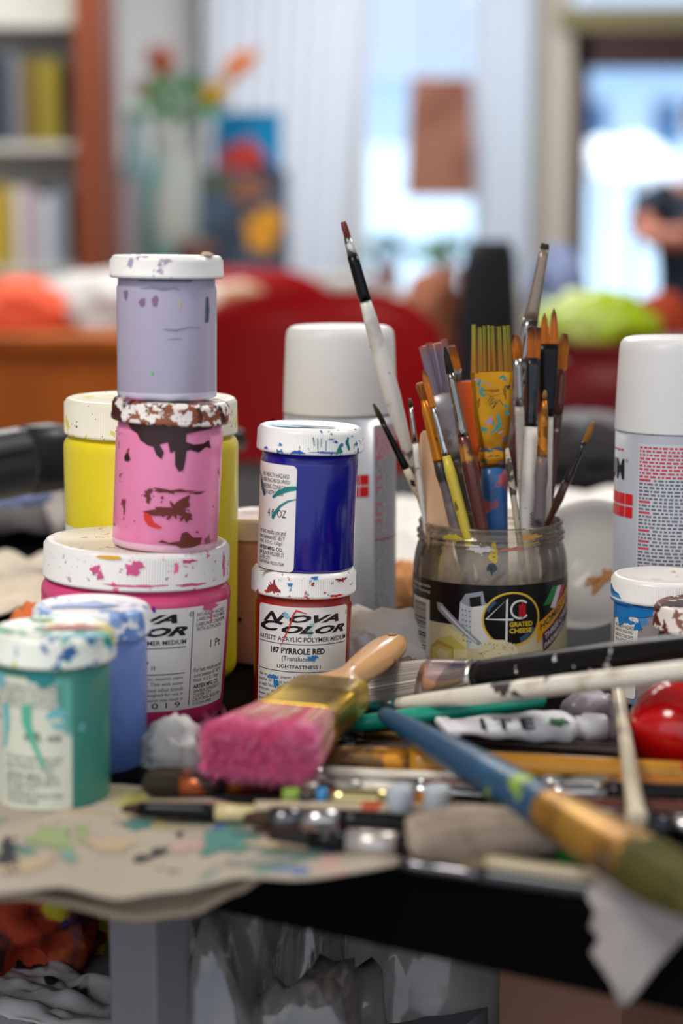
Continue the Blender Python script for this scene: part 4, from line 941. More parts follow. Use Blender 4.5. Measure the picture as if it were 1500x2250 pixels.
# bar code
F.rect(U(910), 13, U(946), 49, G['white'], .08)
rn = random.Random(5); y = 16.5
while y < 46:
    w_ = rn.choice([.35, .5, .9, 1.3]); F.rect(U(912), y, U(938), y + w_, G['black'], .11); y += w_ + rn.choice([.4, .6, 1.0])
F.fit('0 41387 11529 5', 0, 1, 0, 1, G['black'], .11) if False else None
for k2, (tt, vv) in enumerate((('Refrigerate', 56.2), ('After Opening', 52.8))): F.fit(tt, U(909.5), U(947), vv, vv + 2.6, G['white'], .1, .2)
# cheese grater
pol([(470, 800), (560, 838), (545, 1160), (520, 1170), (460, 960)], 'light_steel', .1); pol([(560, 838), (690, 815), (700, 1080), (640, 1170), (545, 1160)], 'white', .1)
pol([(470, 800), (510, 735), (640, 712), (655, 800), (690, 815), (630, 822), (625, 750), (540, 765), (545, 838)], 'steel', .13)
for i in range(7):
    for j in range(3): c_ = Q(488 + j * 26 + i * 2, 860 + i * 40 + j * 6); F.disc(c_[0], c_[1], .55, .45, G['dark_steel'], .16, 10)
# wedges
pol([(320, 1010), (370, 985), (520, 1075), (525, 1180), (400, 1120), (320, 1060)], 'pale_cheese', .1); pol([(310, 1100), (400, 1060), (530, 1170), (528, 1270), (380, 1240)], 'cheese', .13); pol([(380, 1240), (528, 1270), (530, 1170), (430, 1170)], 'pale_cheese', .15)
pol([(250, 1140), (300, 1095), (420, 1150), (425, 1290), (330, 1290), (245, 1260)], 'rind', .17); pol([(262, 1160), (305, 1130), (410, 1170), (415, 1280), (335, 1275), (258, 1245)], 'cheese', .2); pol([(290, 1190), (320, 1160), (390, 1190), (380, 1250), (320, 1255)], 'pale_cheese', .22)
# spoon
pol([(290, 800), (330, 810), (640, 1120), (612, 1140), (300, 860)], 'steel', .15); pol([(330, 830), (600, 1110), (590, 1115), (320, 845)], 'white', .18)
# oval logo
c_ = Q(862, 928); r_ = 169 / 49.5
F.disc(c_[0], c_[1], 19.0, 17.2, G['gold'], .2); F.disc(c_[0], c_[1], 18.0, 16.3, G['rind'], .22); F.disc(c_[0], c_[1], 17.6, 15.9, G['black'], .24)
F.ring(c_[0], c_[1], 17.3, 15.6, 3, G['blue_sheen'], .26, 290, 335, 12); F.ring(c_[0], c_[1], 17.3, 15.6, 2, G['blue_sheen'], .26, 130, 160, 12)
F.stroke([Q(820, 1100), Q(822, 770), Q(668, 930), Q(870, 930)], 1.5, G['white'], .3)
o_ = Q(922, 850); F.ring(o_[0], o_[1], 6.6, 6.2, 1.3, G['white'], .3, 45, 320, 30)
for i in range(4):
    for s2 in (-1, 1): e_ = Q(937, 905 - i * 24); F.poly([(e_[0], e_[1] - 1), (e_[0] + s2 * 2.4, e_[1] + .4), (e_[0] + s2 * 2.1, e_[1] + 2.0), (e_[0] + s2 * .3, e_[1] + .9)], G['crimson'], .33)
e_ = Q(937, 815); F.poly([(e_[0] - .8, e_[1]), (e_[0], e_[1] - 1.2), (e_[0] + .8, e_[1]), (e_[0], e_[1] + 2)], G['crimson'], .33)
a_ = Q(842, 990); b__ = Q(1015, 955); F.fit('GRATED', a_[0], b__[0], a_[1], a_[1] + 3.1, G['gold'], .3, bold=.03)
a_ = Q(842, 1040); b__ = Q(1010, 955); F.fit('CHEESE', a_[0], b__[0], a_[1], a_[1] + 3.1, G['gold'], .3, bold=.03)
# shreds heap
pol([(620, 1130), (700, 1090), (800, 1090), (880, 1130), (920, 1200), (900, 1250), (760, 1280), (660, 1230), (620, 1180)], 'shred', .3)
for i in range(130):
    a = rn.uniform(0, 6.28); rr = rn.random() ** .5; cx, cy = Q(770 + math.cos(a) * rr * 150, 1185 + math.sin(a) * rr * 88); b2 = rn.uniform(0, 3.14)
    F.stroke([(cx - math.cos(b2) * .9, cy - math.sin(b2) * .9), (cx + math.cos(b2) * .9, cy + math.sin(b2) * .9)], .45, G[rn.choice(['shred', 'pale_cheese', 'rind', 'shred', 'white'])], .33 + i * .0008)
# flag and banners (to the right edge)
pol([(1165, 665), (1205, 660), (1150, 800), (1095, 820)], 'green', .27); pol([(1205, 660), (1235, 652), (1185, 835), (1150, 830)], 'white', .27); pol([(1235, 652), (1262, 645), (1215, 850), (1180, 850)], 'red', .27)
def band(p0, u1, dv, th, m, h):
    a = Q(*p0); F.poly([(a[0], a[1]), (a[0], a[1] - th), (u1, a[1] - th + dv), (u1, a[1] + dv)], G[m], h)
a = Q(1045, 965); slope = .55
def onb(txt, u0, u1, v0, v1, m, h):      # text running up the slanted banner
    vs, fs = text_tris(txt, 0, .02); ax = min(v[0] for v in vs); bx = max(v[0] for v in vs); ay = min(v[1] for v in vs); by = max(v[1] for v in vs)
    F.tri([(u0 + (v[0] - ax) / (bx - ax) * (u1 - u0), v0 + (v[1] - ay) / (by - ay) * (v1 - v0) + slope * ((v[0] - ax) / (bx - ax)) * (u1 - u0)) for v in vs], fs, G[m], h)
F.poly([(a[0], a[1]), (a[0] + .8, a[1] - 12), (a[0] + 4, a[1] - 10), (a[0] + 6, a[1] - 6), (a[0] + 40, a[1] - 7 + slope * 40), (a[0] + 40, a[1] + slope * 40)], G['amber'], .3)
onb('HOMESTYLE', a[0] + 3, a[0] + 38, a[1] - 4.6, a[1] + .1, 'dark_brown', .34)
F.poly([(a[0] + 5, a[1] - 6.5), (a[0] + 6, a[1] - 19), (a[0] + 40, a[1] - 18 + slope * 36), (a[0] + 40, a[1] - 6.5 + slope * 36)], G['plum'], .32)
onb('THREE CHEESE', a[0] + 7, a[0] + 38, a[1] - 11, a[1] - 7, 'white', .34); onb('PARMESAN', a[0] + 7, a[0] + 30, a[1] - 16.5, a[1] - 13, 'white', .34)
F.fit('NET WT 6 OZ (170g)', U(1185), U(1236), 12.5, 15, G['dark_brown'], .3)
F.build('lettering', LM, LAB, k, 0, step=2.0)
F = Flat()
F.blob(-24, 90, 6, 2.4, 0, .2, 20, .4, 3); F.stroke([(-24, 90), (-22, 86)], [2, .6], 0, .2); F.blob(2, 80, 3.2, 4, 0, .2, 20, .4, 6); F.stroke([(2, 89), (2.5, 80), (2, 76)], [2.4, 3.4, 1.0], 0, .2)
F.blob(1, 73, 2.8, 3, 1, .25, 20, .2, 3); F.stroke([(1, 73), (1, 68)], [3, .3], 1, .25); F.blob(14, 84, 7, 1.4, 2, .2, 20, .5, 3); F.blob(26, 91, 6, 2, 3, .2, 20, .5, 4); F.stroke([(20, 86), (32, 87.5)], [.8, .8], 0, .2)
F.blob(-6, 84, 7, 2.5, 4, .2, 20, .5, 7)
def jr(v):
    pr = [(62, 49.4), (68, 49.2), (75, 48.2), (81, 46.6), (84, 46.8), (90, 47.0), (96, 46.2)]
    for (a, b), (c, d) in zip(pr, pr[1:]):
        if a <= v <= c: return b + (d - b) * (v - a) / (c - a)
    return 46.5
F.build('paint_smear', [M('mustard_smear', '#b79f2c', .4, coat=.4), M('navy_drop', '#15202c', .3, coat=.6), M('salmon_smear', '#b87a68', .5), M('ochre_smear', '#b88a3c', .5), M('white_smear', '#c9c9c4', .5)], t, lambda v: jr(v) * 1.0, 0, step=1.5)

# ------------------------------------------------------------------ paintbrushes
def sell(a, b, n=24, e=1.0):
    out = []
    for j in range(n):
        t_ = 2 * PI * j / n; c, s_ = math.cos(t_), math.sin(t_)
        out.append((a * math.copysign(abs(c) ** e, c), b * math.copysign(abs(s_) ** e, s_)))
    return out
def interp(prof, s):
    if s <= prof[0][0]: return prof[0][1:]
    for p, q_ in zip(prof, prof[1:]):
        if p[0] <= s <= q_[0]:
            k_ = (s - p[0]) / max(1e-9, q_[0] - p[0]); return tuple(a + (b - a) * k_ for a, b in zip(p[1:], q_[1:]))
    return prof[-1][1:]
def brush(label, A, B, parts, roll=0.0, group=None, name='paintbrush', dirt=None):
    """A = tip point, B = a point further down the handle (world). parts: (name, mat, profile[(s,a,b)..], e) with s metres from the tip"""
    z = (B - A).normalized()
    x = Vector((0, 0, 1)).cross(z)
    if abs(z.z) > .8: x = Vector((1, 0, 0)) - z * z.x          # upright brushes: width axis across the view
    x.normalize(); y = z.cross(x)
    Mx = Matrix((x, y, z)).transposed().to_4x4() @ Matrix.Rotation(roll, 4, 'Z'); Mx.translation = A
    t = thing(name, label, 'paintbrush', Mx, group); objs = {}
    for p in parts:
        nm, mt, prof = p[0], p[1], p[2]; e = p[3] if len(p) > 3 else 1.0
        opt = p[4] if len(p) > 4 else {}
        mb = MB(); prof2 = prof
        if opt.get('fine', True) and len(prof) > 1:
            prof2 = []
            for (p0, p1) in zip(prof, prof[1:]):
                n_ = max(1, int((p1[0] - p0[0]) / .006))
                for i in range(n_): prof2.append((p0[0] + (p1[0] - p0[0]) * i / n_,) + interp([p0, p1], p0[0] + (p1[0] - p0[0]) * i / n_))
            prof2.append(prof[-1])
        rings = []
        for (s, a, b) in prof2: rings.append([(u, v, s) for u, v in sell(a, b, 24, e)])
        if nm == 'bristles' and opt.get('n', 0):
            c0_ = prof[0][0] + opt.get('core', .0); kept = [r_ for r_ in rings if r_[0][2] >= c0_ - 1e-6]
            if len(kept) < 2: kept = rings[-2:]
            elif opt.get('core', 0): a0_, b0_ = interp(prof, c0_); kept = [[(u, v, c0_) for u, v in sell(a0_, b0_, 24, e)]] + kept
            core = [[(u * .84, v * .8, z_) if i == 0 else (u * .93, v * .9, z_) for (u, v, z_) in r_] for i, r_ in enumerate(kept)]
            mb.loft(core, 0); rn = random.Random(hash(label) % 1000 if False else len(label) * 7 + 3)
            s0, s1 = prof[0][0], prof[-1][0]; r_h = opt.get('r', .00022); jag = opt.get('jag', .003); nm_ = len(mt) if isinstance(mt, list) else 1
            cl = opt.get('clump', 0); ncl = [((-1 + (2 * q_ + 1) / max(1, cl)) + rn.uniform(-.06, .06), rn.uniform(-.8, .8), rn.uniform(0, 1)) for q_ in range(max(1, cl))]; far = 0
            if cl == 2: ncl = [(-.55, 0, .45), (.55, 0, 0)]
            for i in range(opt['n']):
                a_ = rn.uniform(0, 2 * PI); rr = rn.uniform(.35, 1.0) ** .5 if i % 3 else 1.0
                c, s_ = math.cos(a_), math.sin(a_); ux = math.copysign(abs(c) ** e, c) * rr; uy = math.copysign(abs(s_) ** e, s_) * rr
                tx, ty, dz = ux, uy, rn.uniform(0, jag)
                if cl:
                    k_ = min(range(cl), key=lambda q_: abs(ncl[q_][0] - ux)); far = abs(ncl[k_][0] - ux) * cl; tx = ux + (ncl[k_][0] - ux) * (.09 if cl > 2 else .5); dz = ncl[k_][2] * jag + rn.uniform(0, jag * .15) + (abs(ncl[k_][0] - ux) * jag if cl == 2 else 0)
                fl_ = opt.get('flare', 0); pts = []
                for k_ in range(4):
                    w_ = k_ / 3; s = s1 - (s1 - s0 - dz) * w_; a, b = interp(prof, s)
                    kx = ux + (tx - ux) * w_ ** 1.5
                    pts.append((a * kx * (1 + fl_ * w_ * w_), b * (uy + (ty - uy) * w_) * (1 + fl_ * w_ * w_), s))
                mb.hair(pts, r_h, r_h * .5, (2 if (cl > 2 and nm_ > 2 and far > .72 and rn.random() < .8) else (rn.choice([0, 1, 3]) if cl > 2 and nm_ > 3 else rn.randrange(nm_))) if nm_ > 1 else 0)  # clump-edge hairs go dark, painting in the shade of the gaps
        else: mb.loft(rings, 0)
        par = objs.get(opt.get('parent')) or t
        objs[nm] = mb.build(nm, mt, par)
        if opt.get('label'): objs[nm]['label'] = opt['label']
    return t, objs
def in_jar(A, B, rlim=.041, zmin=.0055):
    """length from A along A->B until it meets the jar's floor or inner wall"""
    d = (B - A).normalized(); s = (B - A).length
    while s < .5:
        p = A + d * s; r_ = math.hypot(p.x - JX, p.y - JY)
        if p.z < TZ + zmin or (r_ > rlim and p.z < TZ + .08): break
        s += .001
    return s - .001
PXM = 1 / 3.42 * .001      # metres per pixel near the jar
def upright(label, tip, Yt, rim, Yr, secs, roll=0.0, dmat=None):
    """secs: (part name, material, [(y_pixel, half-width px, depth ratio)...], e, opt) from tip to rim; the last one runs to the jar floor"""
    A = P(tip[0], tip[1], Yt); B = P(rim[0], rim[1], Yr); L = (B - A).length; tot = in_jar(A, B); parts = []
    def s_of(y): return L * (y - tip[1]) / (rim[1] - tip[1])
    for i, sc in enumerate(secs):
        nm, mt, pr = sc[0], sc[1], sc[2]; e = sc[3] if len(sc) > 3 else 1.0; opt = sc[4] if len(sc) > 4 else {}
        prof = [(max(0, s_of(y)), w_ * PXM, w_ * PXM * d_) for (y, w_, d_) in pr]
        if i == len(secs) - 1 and not opt.get('stop'):
            w_, d_ = pr[-1][1], pr[-1][2]
            if tot > prof[-1][0] + .005: prof.append((tot - .004, w_ * PXM * .85, w_ * PXM * d_ * .85)); prof.append((tot, w_ * PXM * .45, w_ * PXM * d_ * .45))
        parts.append((nm, mt, prof, e, opt))
    return brush(label, A, B, parts, roll, 'paintbrushes standing in the glass jar')
# materials
GOLD = M('ferrule_gold', '#c98a1e', .28, metal=.85, spots=(('#9a6414', 30, .55, 3, .2),))
SILV = M('ferrule_silver', '#b9b8b8', .22, metal=1.0, spots=(('#6a625c', 90, .64, 5, .05),))
SILD = M('ferrule_dark_silver', '#6d6c70', .22, metal=1.0)
CHR = M('ferrule_chrome', '#8d8780', .12, metal=1.0)
BLKF = M('ferrule_black', '#060608', .28, coat=.1, spec=.22)
BLKH = M('handle_black', '#0a090b', .3, coat=.15, spec=.25, spots=(('#d0cfc8', 110, .73, 5, .02),))
CREAMH = M('handle_cream', '#e4dccb', .35, coat=.4, spots=(('#3d3a38', 70, .71, 8, .02), ('#b7a98f', 40, .62, 3, .1)))
WHITEH = M('handle_white_scuffed', '#dcd8ce', .35, coat=.4, spots=(('#56504a', 100, .63, 9, .04), ('#a39c90', 35, .55, 4, .2)))
AMB = M('bristle_amber', '#d07c1c', .5, grad=(.006, -.004, '#5a2a10'))
AMB2 = M('bristle_amber_plain', '#cc7a1e', .5)
AMBD = M('bristle_amber_dark_tip', '#d07a1c', .5, grad=(.006, -.004, '#3a1a0c'))
OLIV = M('bristle_olive', '#7d7a1c', .5, grad=(.012, .03, '#a8681a')); OLIV2 = M('bristle_olive_light', '#a8a23a', .5, grad=(.012, .03, '#b8781c')); OLIV3 = M('bristle_olive_dark', '#33330c', .5, grad=(.012, .03, '#6a4410'))
DKB = M('bristle_dark', '#3a2c18', .5)
GREYB = M('handle_grey_mottled', '#6a5f60', .45, coat=.2, spots=(('#2f2826', 55, .56, 6, .06), ('#8a5a40', 60, .66, 4, .05), ('#9a9096', 30, .6, 3, .1)))
YELH = M('handle_yellow', '#cdb53c', .4, coat=.3, spots=(('#6d6a2a', 90, .68, 5, .03),))
ORG = M('orange_plastic', '#ee6412', .35, coat=.3)
BARE = M('bare_wood', '#e2bb94', .6, wood=('#d3a67c', 60))
BLUH = M('handle_blue', '#2b5f96', .35, coat=.4, spots=(('#c04a2c', 60, .70, 4, .02), ('#2b6f50', 55, .69, 4, .02), ('#1f4470', 25, .55, 3, .2)))
BRNH = M('handle_brown', '#4a2a20', .3, coat=.4, spots=(('#a8a09a', 100, .74, 5, .02),))
COPH = M('handle_copper', '#6b4038', .25, metal=.6, spots=(('#c98a3c', 40, .6, 5, .05), ('#3a2a2c', 30, .58, 4, .05)))
AMBH = M('ferrule_amber', '#c4791c', .35, metal=.5, spots=(('#7a4a10', 90, .62, 6, .05),))

upright('long white-handled brush leaning far left in the jar, tip highest at left', (753, 487), 1.20, (935, 1130), 1.222,
    [('bristles', M('bristle_rust', '#7a3a2c', .5), [(487, 6, .5), (500, 7, .6), (520, 7, .8)], 1, {'n': 50, 'jag': .0015}),
     ('ferrule', M('ferrule_scuffed_white', '#5a5a5a', .3, metal=.5, spots=(('#dcdcd8', 90, .5, 5, .05),)), [(520, 8, .8), (562, 11, .9)], 1),
     ('handle_neck', BLKF, [(560, 12, 1), (640, 13, 1), (655, 14, 1)], 1, {'label': 'black neck'}),
     ('handle', WHITEH, [(655, 12, 1), (700, 15, 1), (800, 19, 1), (860, 19, 1), (960, 13, 1), (1130, 9, 1)], 1)])
upright('small dark-tipped brush leaning left over the rim, black ferrule and splattered handle', (820, 887), 1.195, (936, 1118), 1.203,
    [('bristles', DKB, [(887, 2, 1), (900, 5, 1), (930, 6, 1)], 1, {'n': 30, 'jag': .001, 'r': .00015}),
     ('ferrule', BLKF, [(930, 5.5, 1), (1010, 8.5, 1), (1014, 9.5, 1), (1018, 8.5, 1), (1024, 9.5, 1), (1028, 8.5, 1)], 1),
     ('handle', M('handle_splattered', '#cfc0a8', .4, coat=.3, spots=(('#1c1a1a', 75, .52, 6, .02),)), [(1026, 8, 1), (1075, 10, 1), (1118, 6, 1)], 1)])
upright('thin brush with tiny green tip in front of the long white handle', (900, 876), 1.19, (930, 1125), 1.192,
    [('bristles', OLIV3, [(876, 3, 1), (893, 5, 1)], 1), ('ferrule', SILV, [(893, 4, 1), (975, 6, 1)], 1), ('handle', WHITEH, [(974, 6.5, 1), (1020, 7, 1), (1125, 5, 1)], 1)])
upright('flat bare wooden stick standing at the left inside the jar', (943, 945), 1.200, (962, 1150), 1.192,
    [('handle', BARE, [(945, 14, .16), (952, 20, .14), (975, 25, .12), (1150, 27, .12), (1280, 27, .12)], .8)], 0)
upright('brush with frayed rust tip and dull orange ferrule, left front of the jar', (921, 841), 1.178, (997, 1140), 1.178,
    [('bristles', M('bristle_rust_amber', '#9a5a1c', .5), [(841, 9, .9), (858, 8, .9), (880, 6, 1)], 1, {'n': 90, 'jag': .003, 'flare': .3}),
     ('ferrule', AMBH, [(878, 6, 1), (905, 10, 1), (1006, 13, 1), (1010, 14, 1)], 1), ('handle', GREYB, [(1010, 13, 1), (1040, 15, 1), (1075, 12, 1), (1140, 14, 1)], 1)])
upright('slim brush with amber point, silver ferrule and yellow handle at left front of the jar', (930, 814), 1.172, (1018, 1145), 1.168,
    [('bristles', AMB, [(814, 3, .7), (830, 7, .7), (893, 6, .9)], 1, {'n': 90, 'jag': .003}),
     ('ferrule', SILV, [(893, 5, 1), (985, 7.5, 1), (988, 8.6, 1), (992, 7.5, 1), (1000, 8.6, 1)], 1), ('handle', YELH, [(1000, 8.5, 1), (1040, 12, 1), (1145, 11, 1)], 1)])
upright('wide flat brush with clogged lilac-grey bristles and pinkish frayed end', (948, 742), 1.215, (1032, 1145), 1.216,
    [('bristles', [M('bristle_lilac_grey', '#8f8290', .5, grad=(.008, .0, '#a86850')), M('bristle_mauve', '#6f6270', .5, grad=(.008, .0, '#b87050'))], [(742, 31, .25), (790, 29, .28), (862, 28, .32)], .7, {'n': 900, 'jag': .007, 'flare': .06, 'clump': 4, 'core': .004}),
     ('ferrule', M('ferrule_grey_caked', '#8a8588', .35, metal=.5, spots=(('#4a4446', 45, .56, 6, .06), ('#b3abab', 30, .6, 4, .1))), [(860, 28, .32), (900, 27, .34), (985, 16, .8), (1005, 14, 1)], .85),
     ('handle', M('handle_dark_mottled', '#4c463e', .4, coat=.3, spots=(('#8a7a50', 50, .6, 5, .04),)), [(1004, 13, 1), (1145, 10, 1)], 1)])
upright('black-pointed round brush with long dark chrome ferrule, left of the big gold brush', (977, 762), 1.168, (1056, 1150), 1.170,
    [('bristles', M('bristle_black', '#221d10', .5), [(762, 1.5, 1), (785, 6, 1), (818, 8, 1)], 1, {'n': 80, 'jag': .001}),
     ('ferrule', CHR, [(818, 7.5, 1), (940, 10.5, 1), (943, 12, 1), (948, 10.5, 1), (955, 12.5, 1)], 1), ('handle', COPH, [(955, 12, 1), (1040, 16, 1), (1150, 14, 1)], 1)])
upright('amber flat brush half hidden behind the black-pointed brush', (992, 760), 1.236, (1025, 1145), 1.240,
    [('bristles', AMB, [(760, 10, .4), (812, 17, .4)], .8, {'n': 140, 'jag': .004}), ('ferrule', SILV, [(810, 17, .4), (880, 10, .8)], .9), ('handle', BRNH, [(880, 9, 1), (1145, 9, 1)], 1)])
upright('orange plastic paddle with a square top behind the big gold brush', (1020, 838), 1.226, (1048, 1145), 1.228,
    [('handle', ORG, [(838, 17, .16), (842, 19, .16), (1000, 17, .16)], .35, {'fine': True}), ('shaft', M('amber_shaft', '#9a5a22', .4, coat=.3, spots=(('#4a2c1c', 40, .55, 5, .05),)), [(1000, 15, .3), (1145, 11, .5)], .8)])
t, ob = upright('large flat brush with olive bristles and paint-spattered gold ferrule, in the middle of the jar', (1077, 709), 1.183, (1088, 1150), 1.186,
    [('bristles', [OLIV, OLIV2, OLIV3, M('bristle_olive_amber', '#8a6a14', .5)], [(709, 41, .20), (760, 42, .26), (816, 44, .28)], .55, {'n': 2600, 'jag': .0040, 'clump': 8, 'r': .00022, 'core': .003}),
     ('ferrule', GOLD, [(813, 45, .29), (815, 45.5, .3), (900, 41, .34), (975, 33, .55), (978, 30, .6), (990, 30.5, .62), (994, 33, .6), (1008, 33, .6), (1012, 29, .66), (1022, 29, .68)], .72),
     ('handle', BLUH, [(1020, 27, .7), (1060, 28, .7), (1150, 27, .7)], .9)])
F = Flat(); fm = [teal, M('turquoise_dab', '#2aa0a8', .4), M('lilac_dab', '#9a86b0', .5), M('forest_ink', '#1f3a2a', .5), M('dark_red_ink', '#a8361c', .5), M('ferrule_dark_tone', '#8a5a14', .35, metal=.6), M('indigo_dab', '#34405c', .4)]  # dark gold patches paint the metal's uneven highlights into its colour
for (cx, cy, a, b, m_, sd) in ((-28, 20, 3, 9, 0, 1), (-24, 35, 5, 6, 0, 2), (-20, 45, 4, 4, 0, 8), (22, 8, 5, 4, 0, 3), (27, 14, 3, 3, 0, 12), (-18, 18, 3, 2, 1, 4), (-7, 23, 3, 2.4, 2, 5), (0, 105, 3, 4, 0, 6), (-20, 118, 5, 6, 0, 7), (34, 30, 3, 6, 3, 8), (28, 70, 5, 3, 0, 9), (30, 85, 4, 6, 0, 10), (-34, 12, 4, 3, 2, 11), (12, 112, 6, 3, 0, 13), (-8, 100, 5, 8, 2, 14), (14, 125, 5, 2, 2, 15), (-18, 162, 9, 5, 6, 16), (10, 160, 10, 4, 6, 17), (0, 174, 12, 3, 3, 18), (-22, 186, 6, 4, 3, 19), (16, 190, 8, 3, 6, 20), (-8, 164, 5, 3, 0, 21), (24, 140, 5, 5, 6, 22), (-30, 60, 3, 8, 5, 23), (26, 40, 4, 10, 5, 24), (0, 36, 14, 3, 5, 25)):
    F.blob(cx * .292, -cy * .292, a * .292, b * .292, m_, 0, 18, .7, sd)
F.stroke([(x * .292, -y * .292) for x, y in ((6, 84), (12, 92), (12, 108), (4, 120), (-8, 126))], [.6, 1.6, 2.0, 1.8, .6], 0)
F.stroke([(x * .292, -y * .292) for x, y in ((-10, 58), (-4, 48), (2, 52), (-6, 60), (-8, 68), (0, 62), (6, 58), (4, 70), (-2, 74), (10, 60), (14, 56), (22, 68))], .45, 3)
F.stroke([(x * .292, -y * .292) for x, y in ((-14, 42), (-2, 48), (10, 46), (20, 42))], .3, 4)
s0 = (P(1077, 709, 1.183) - P(1078, 820, 1.183)).length
fprof = [(0, 13.1, 3.9), (25, 12.0, 4.1), (46.5, 9.7, 5.3), (49, 8.8, 5.4), (52, 8.9, 5.7), (53.5, 9.7, 5.9), (57, 9.7, 5.9), (58.5, 8.5, 5.7)]
def onf(x, y, hh):                    # onto the front of the tapered ferrule
    s = -y; a, b = interp(fprof, max(0, min(58, s))); a *= 1.0; u = max(-.97, min(.97, x / a)); c = abs(u) ** (1 / .72); sn = math.sqrt(max(0, 1 - c * c))
    return (x * .001, (b * (sn ** .72) + .18) * .001, s0 + s * .001)
sm = F.build('paint_smear', fm, ob['ferrule'], f=onf, step=1.0)
me_y = sum((ob['ferrule'].matrix_world @ Vector(v.co)).y for v in sm.data.vertices)
upright('brush with amber tip and silver ferrule behind the tall grey brush', (1134, 735), 1.224, (1150, 1145), 1.224,
    [('bristles', AMB, [(735, 5, .8), (755, 11, .7), (790, 9, .9)], 1, {'n': 90, 'jag': .003}), ('ferrule', SILV, [(788, 9, 1), (890, 11, 1)], 1), ('handle', WHITEH, [(890, 10, 1), (1145, 10, 1)], 1)])
upright('tall grey-brown brush leaning right with a short black tip, highest at right', (1198, 535), 1.232, (1080, 1145), 1.238,
    [('bristles', M('bristle_charcoal', '#35352c', .5), [(535, 8.5, .6), (549, 10, .7)], .9, {'n': 80, 'jag': .001}),
     ('ferrule', M('ferrule_worn_brown', '#8f8172', .35, metal=.5, spots=(('#4e463e', 60, .55, 6, .08), ('#b58a7a', 40, .62, 4, .1))), [(548, 10.5, .8), (700, 16, .9)], .9),
     ('ferrule_sleeve', M('ferrule_sleeve_silver', '#c9c9c6', .2, metal=1, spots=(('#5f5852', 70, .58, 6, .05),)), [(698, 17, .9), (850, 14, 1)], 1),
     ('handle', GREYB, [(850, 12, 1), (1145, 9, 1)], 1)])
upright('brush with rusty stub, black ferrule and white lettered handle, right of the blue handle', (1174, 718), 1.198, (1157, 1150), 1.197,
    [('bristles', M('bristle_rust_tip', '#b8641c', .5, grad=(.006, -.002, '#4a1e10')), [(718, 14, .35), (787, 14, .45)], .7, {'n': 300, 'jag': .003}),
     ('ferrule', M('ferrule_black_red', '#121214', .3, coat=.4, spots=(('#a8443a', 50, .60, 5, .05),)), [(785, 15, .5), (850, 14, .8), (903, 13, 1), (906, 15, 1), (912, 13, 1), (918, 15, 1), (926, 13, 1), (934, 15, 1)], .9),
     ('handle', M('handle_white', '#e8e3d6', .35, coat=.4, spots=(('#27606a', 60, .70, 7, .02), ('#6f6a20', 45, .71, 7, .02))), [(934, 14.5, 1), (990, 17.5, 1), (1080, 19, 1), (1150, 18, 1)], 1)])
F = Flat(); F.fit('WKO', 0, 9, 0, 3.0, 0, 0)
wb_ = [o for o in COL.objects if o.name.startswith('handle') and o.data.materials[0].name == 'handle_white'][0]
sW = (P(1174, 718, 1.198) - P(1158, 1122, 1.197)).length
F.build('lettering', INK, wb_, f=lambda x_, y_, hh: (.0059 * math.sin(R(12 + y_ * 14)), .0059 * math.cos(R(12 + y_ * 14)), sW + .009 - x_ * .001), step=1)
upright('flat amber brush split into two points, black flat ferrule', (1207, 676), 1.214, (1197, 1148), 1.216,
    [('bristles', [AMBD, M('bristle_amber_b', '#b8601a', .5, grad=(.006, -.004, '#3a1a0c'))], [(676, 17, .2), (700, 20, .3), (754, 21, .4)], .7, {'n': 1100, 'jag': .007, 'clump': 2, 'core': .012}),
     ('ferrule', BLKF, [(752, 21, .42), (850, 19, .6), (912, 14, 1)], .7), ('handle', M('handle_white_teal', '#ddd7c8', .35, coat=.4, spots=(('#3a9a98', 25, .63, 3, .03),)), [(912, 13, 1), (1148, 13, 1)], 1)])
upright('amber brush with coppery ferrule at the right back of the jar', (1241, 732), 1.228, (1203, 1145), 1.228,
    [('bristles', AMBD, [(732, 6, .7), (750, 11, .6), (812, 10, .8)], .9, {'n': 160, 'jag': .006}), ('ferrule', COPH, [(810, 10, 1), (905, 12, 1)], 1), ('handle', BRNH, [(905, 11, 1), (1145, 9, 1)], 1)])
upright('small brush with orange ferrule and grey mottled handle, front right of the jar', (1197, 857), 1.186, (1184, 1148), 1.188,
    [('bristles', M('bristle_brown_tiny', '#7a5414', .5), [(857, 3, 1), (868, 6, 1), (880, 4, 1)], 1), ('ferrule', AMBH, [(880, 5, 1), (900, 8, 1), (930, 10.5, 1), (998, 12, 1), (1000, 13, 1)], 1), ('handle', GREYB, [(1000, 12, 1), (1050, 15, 1), (1080, 12.5, 1), (1120, 13.5, 1), (1148, 12, 1)], 1)])
upright('small amber-tipped brush leaning right out of the jar, dark handle', (1304, 928), 1.195, (1211, 1132), 1.205,
    [('bristles', M('bristle_gold_tip', '#9a6a1c', .5), [(928, 3, .8), (945, 7, .7), (970, 5, 1)], 1, {'n': 90, 'jag': .002}), ('ferrule', M('ferrule_dark_glossy', '#232022', .15, metal=.5, coat=.5), [(970, 4.5, 1), (1040, 7.5, 1), (1043, 8.8, 1), (1047, 7.5, 1), (1052, 8.8, 1), (1057, 7.8, 1)], 1), ('handle', BRNH, [(1056, 7.5, 1), (1095, 10, 1), (1132, 7, 1)], 1)])
upright('slim beige handle with faint dark marks right of the blue handle', (1113, 985), 1.178, (1136, 1150), 1.178,
    [('handle', M('handle_beige_marked', '#b3a68e', .4, spots=(('#4a4238', 120, .60, 6, .03),)), [(985, 4, 1), (1020, 7, 1), (1150, 7, 1)], 1)])
# flaring lettering on the white handle is left to its paint marks

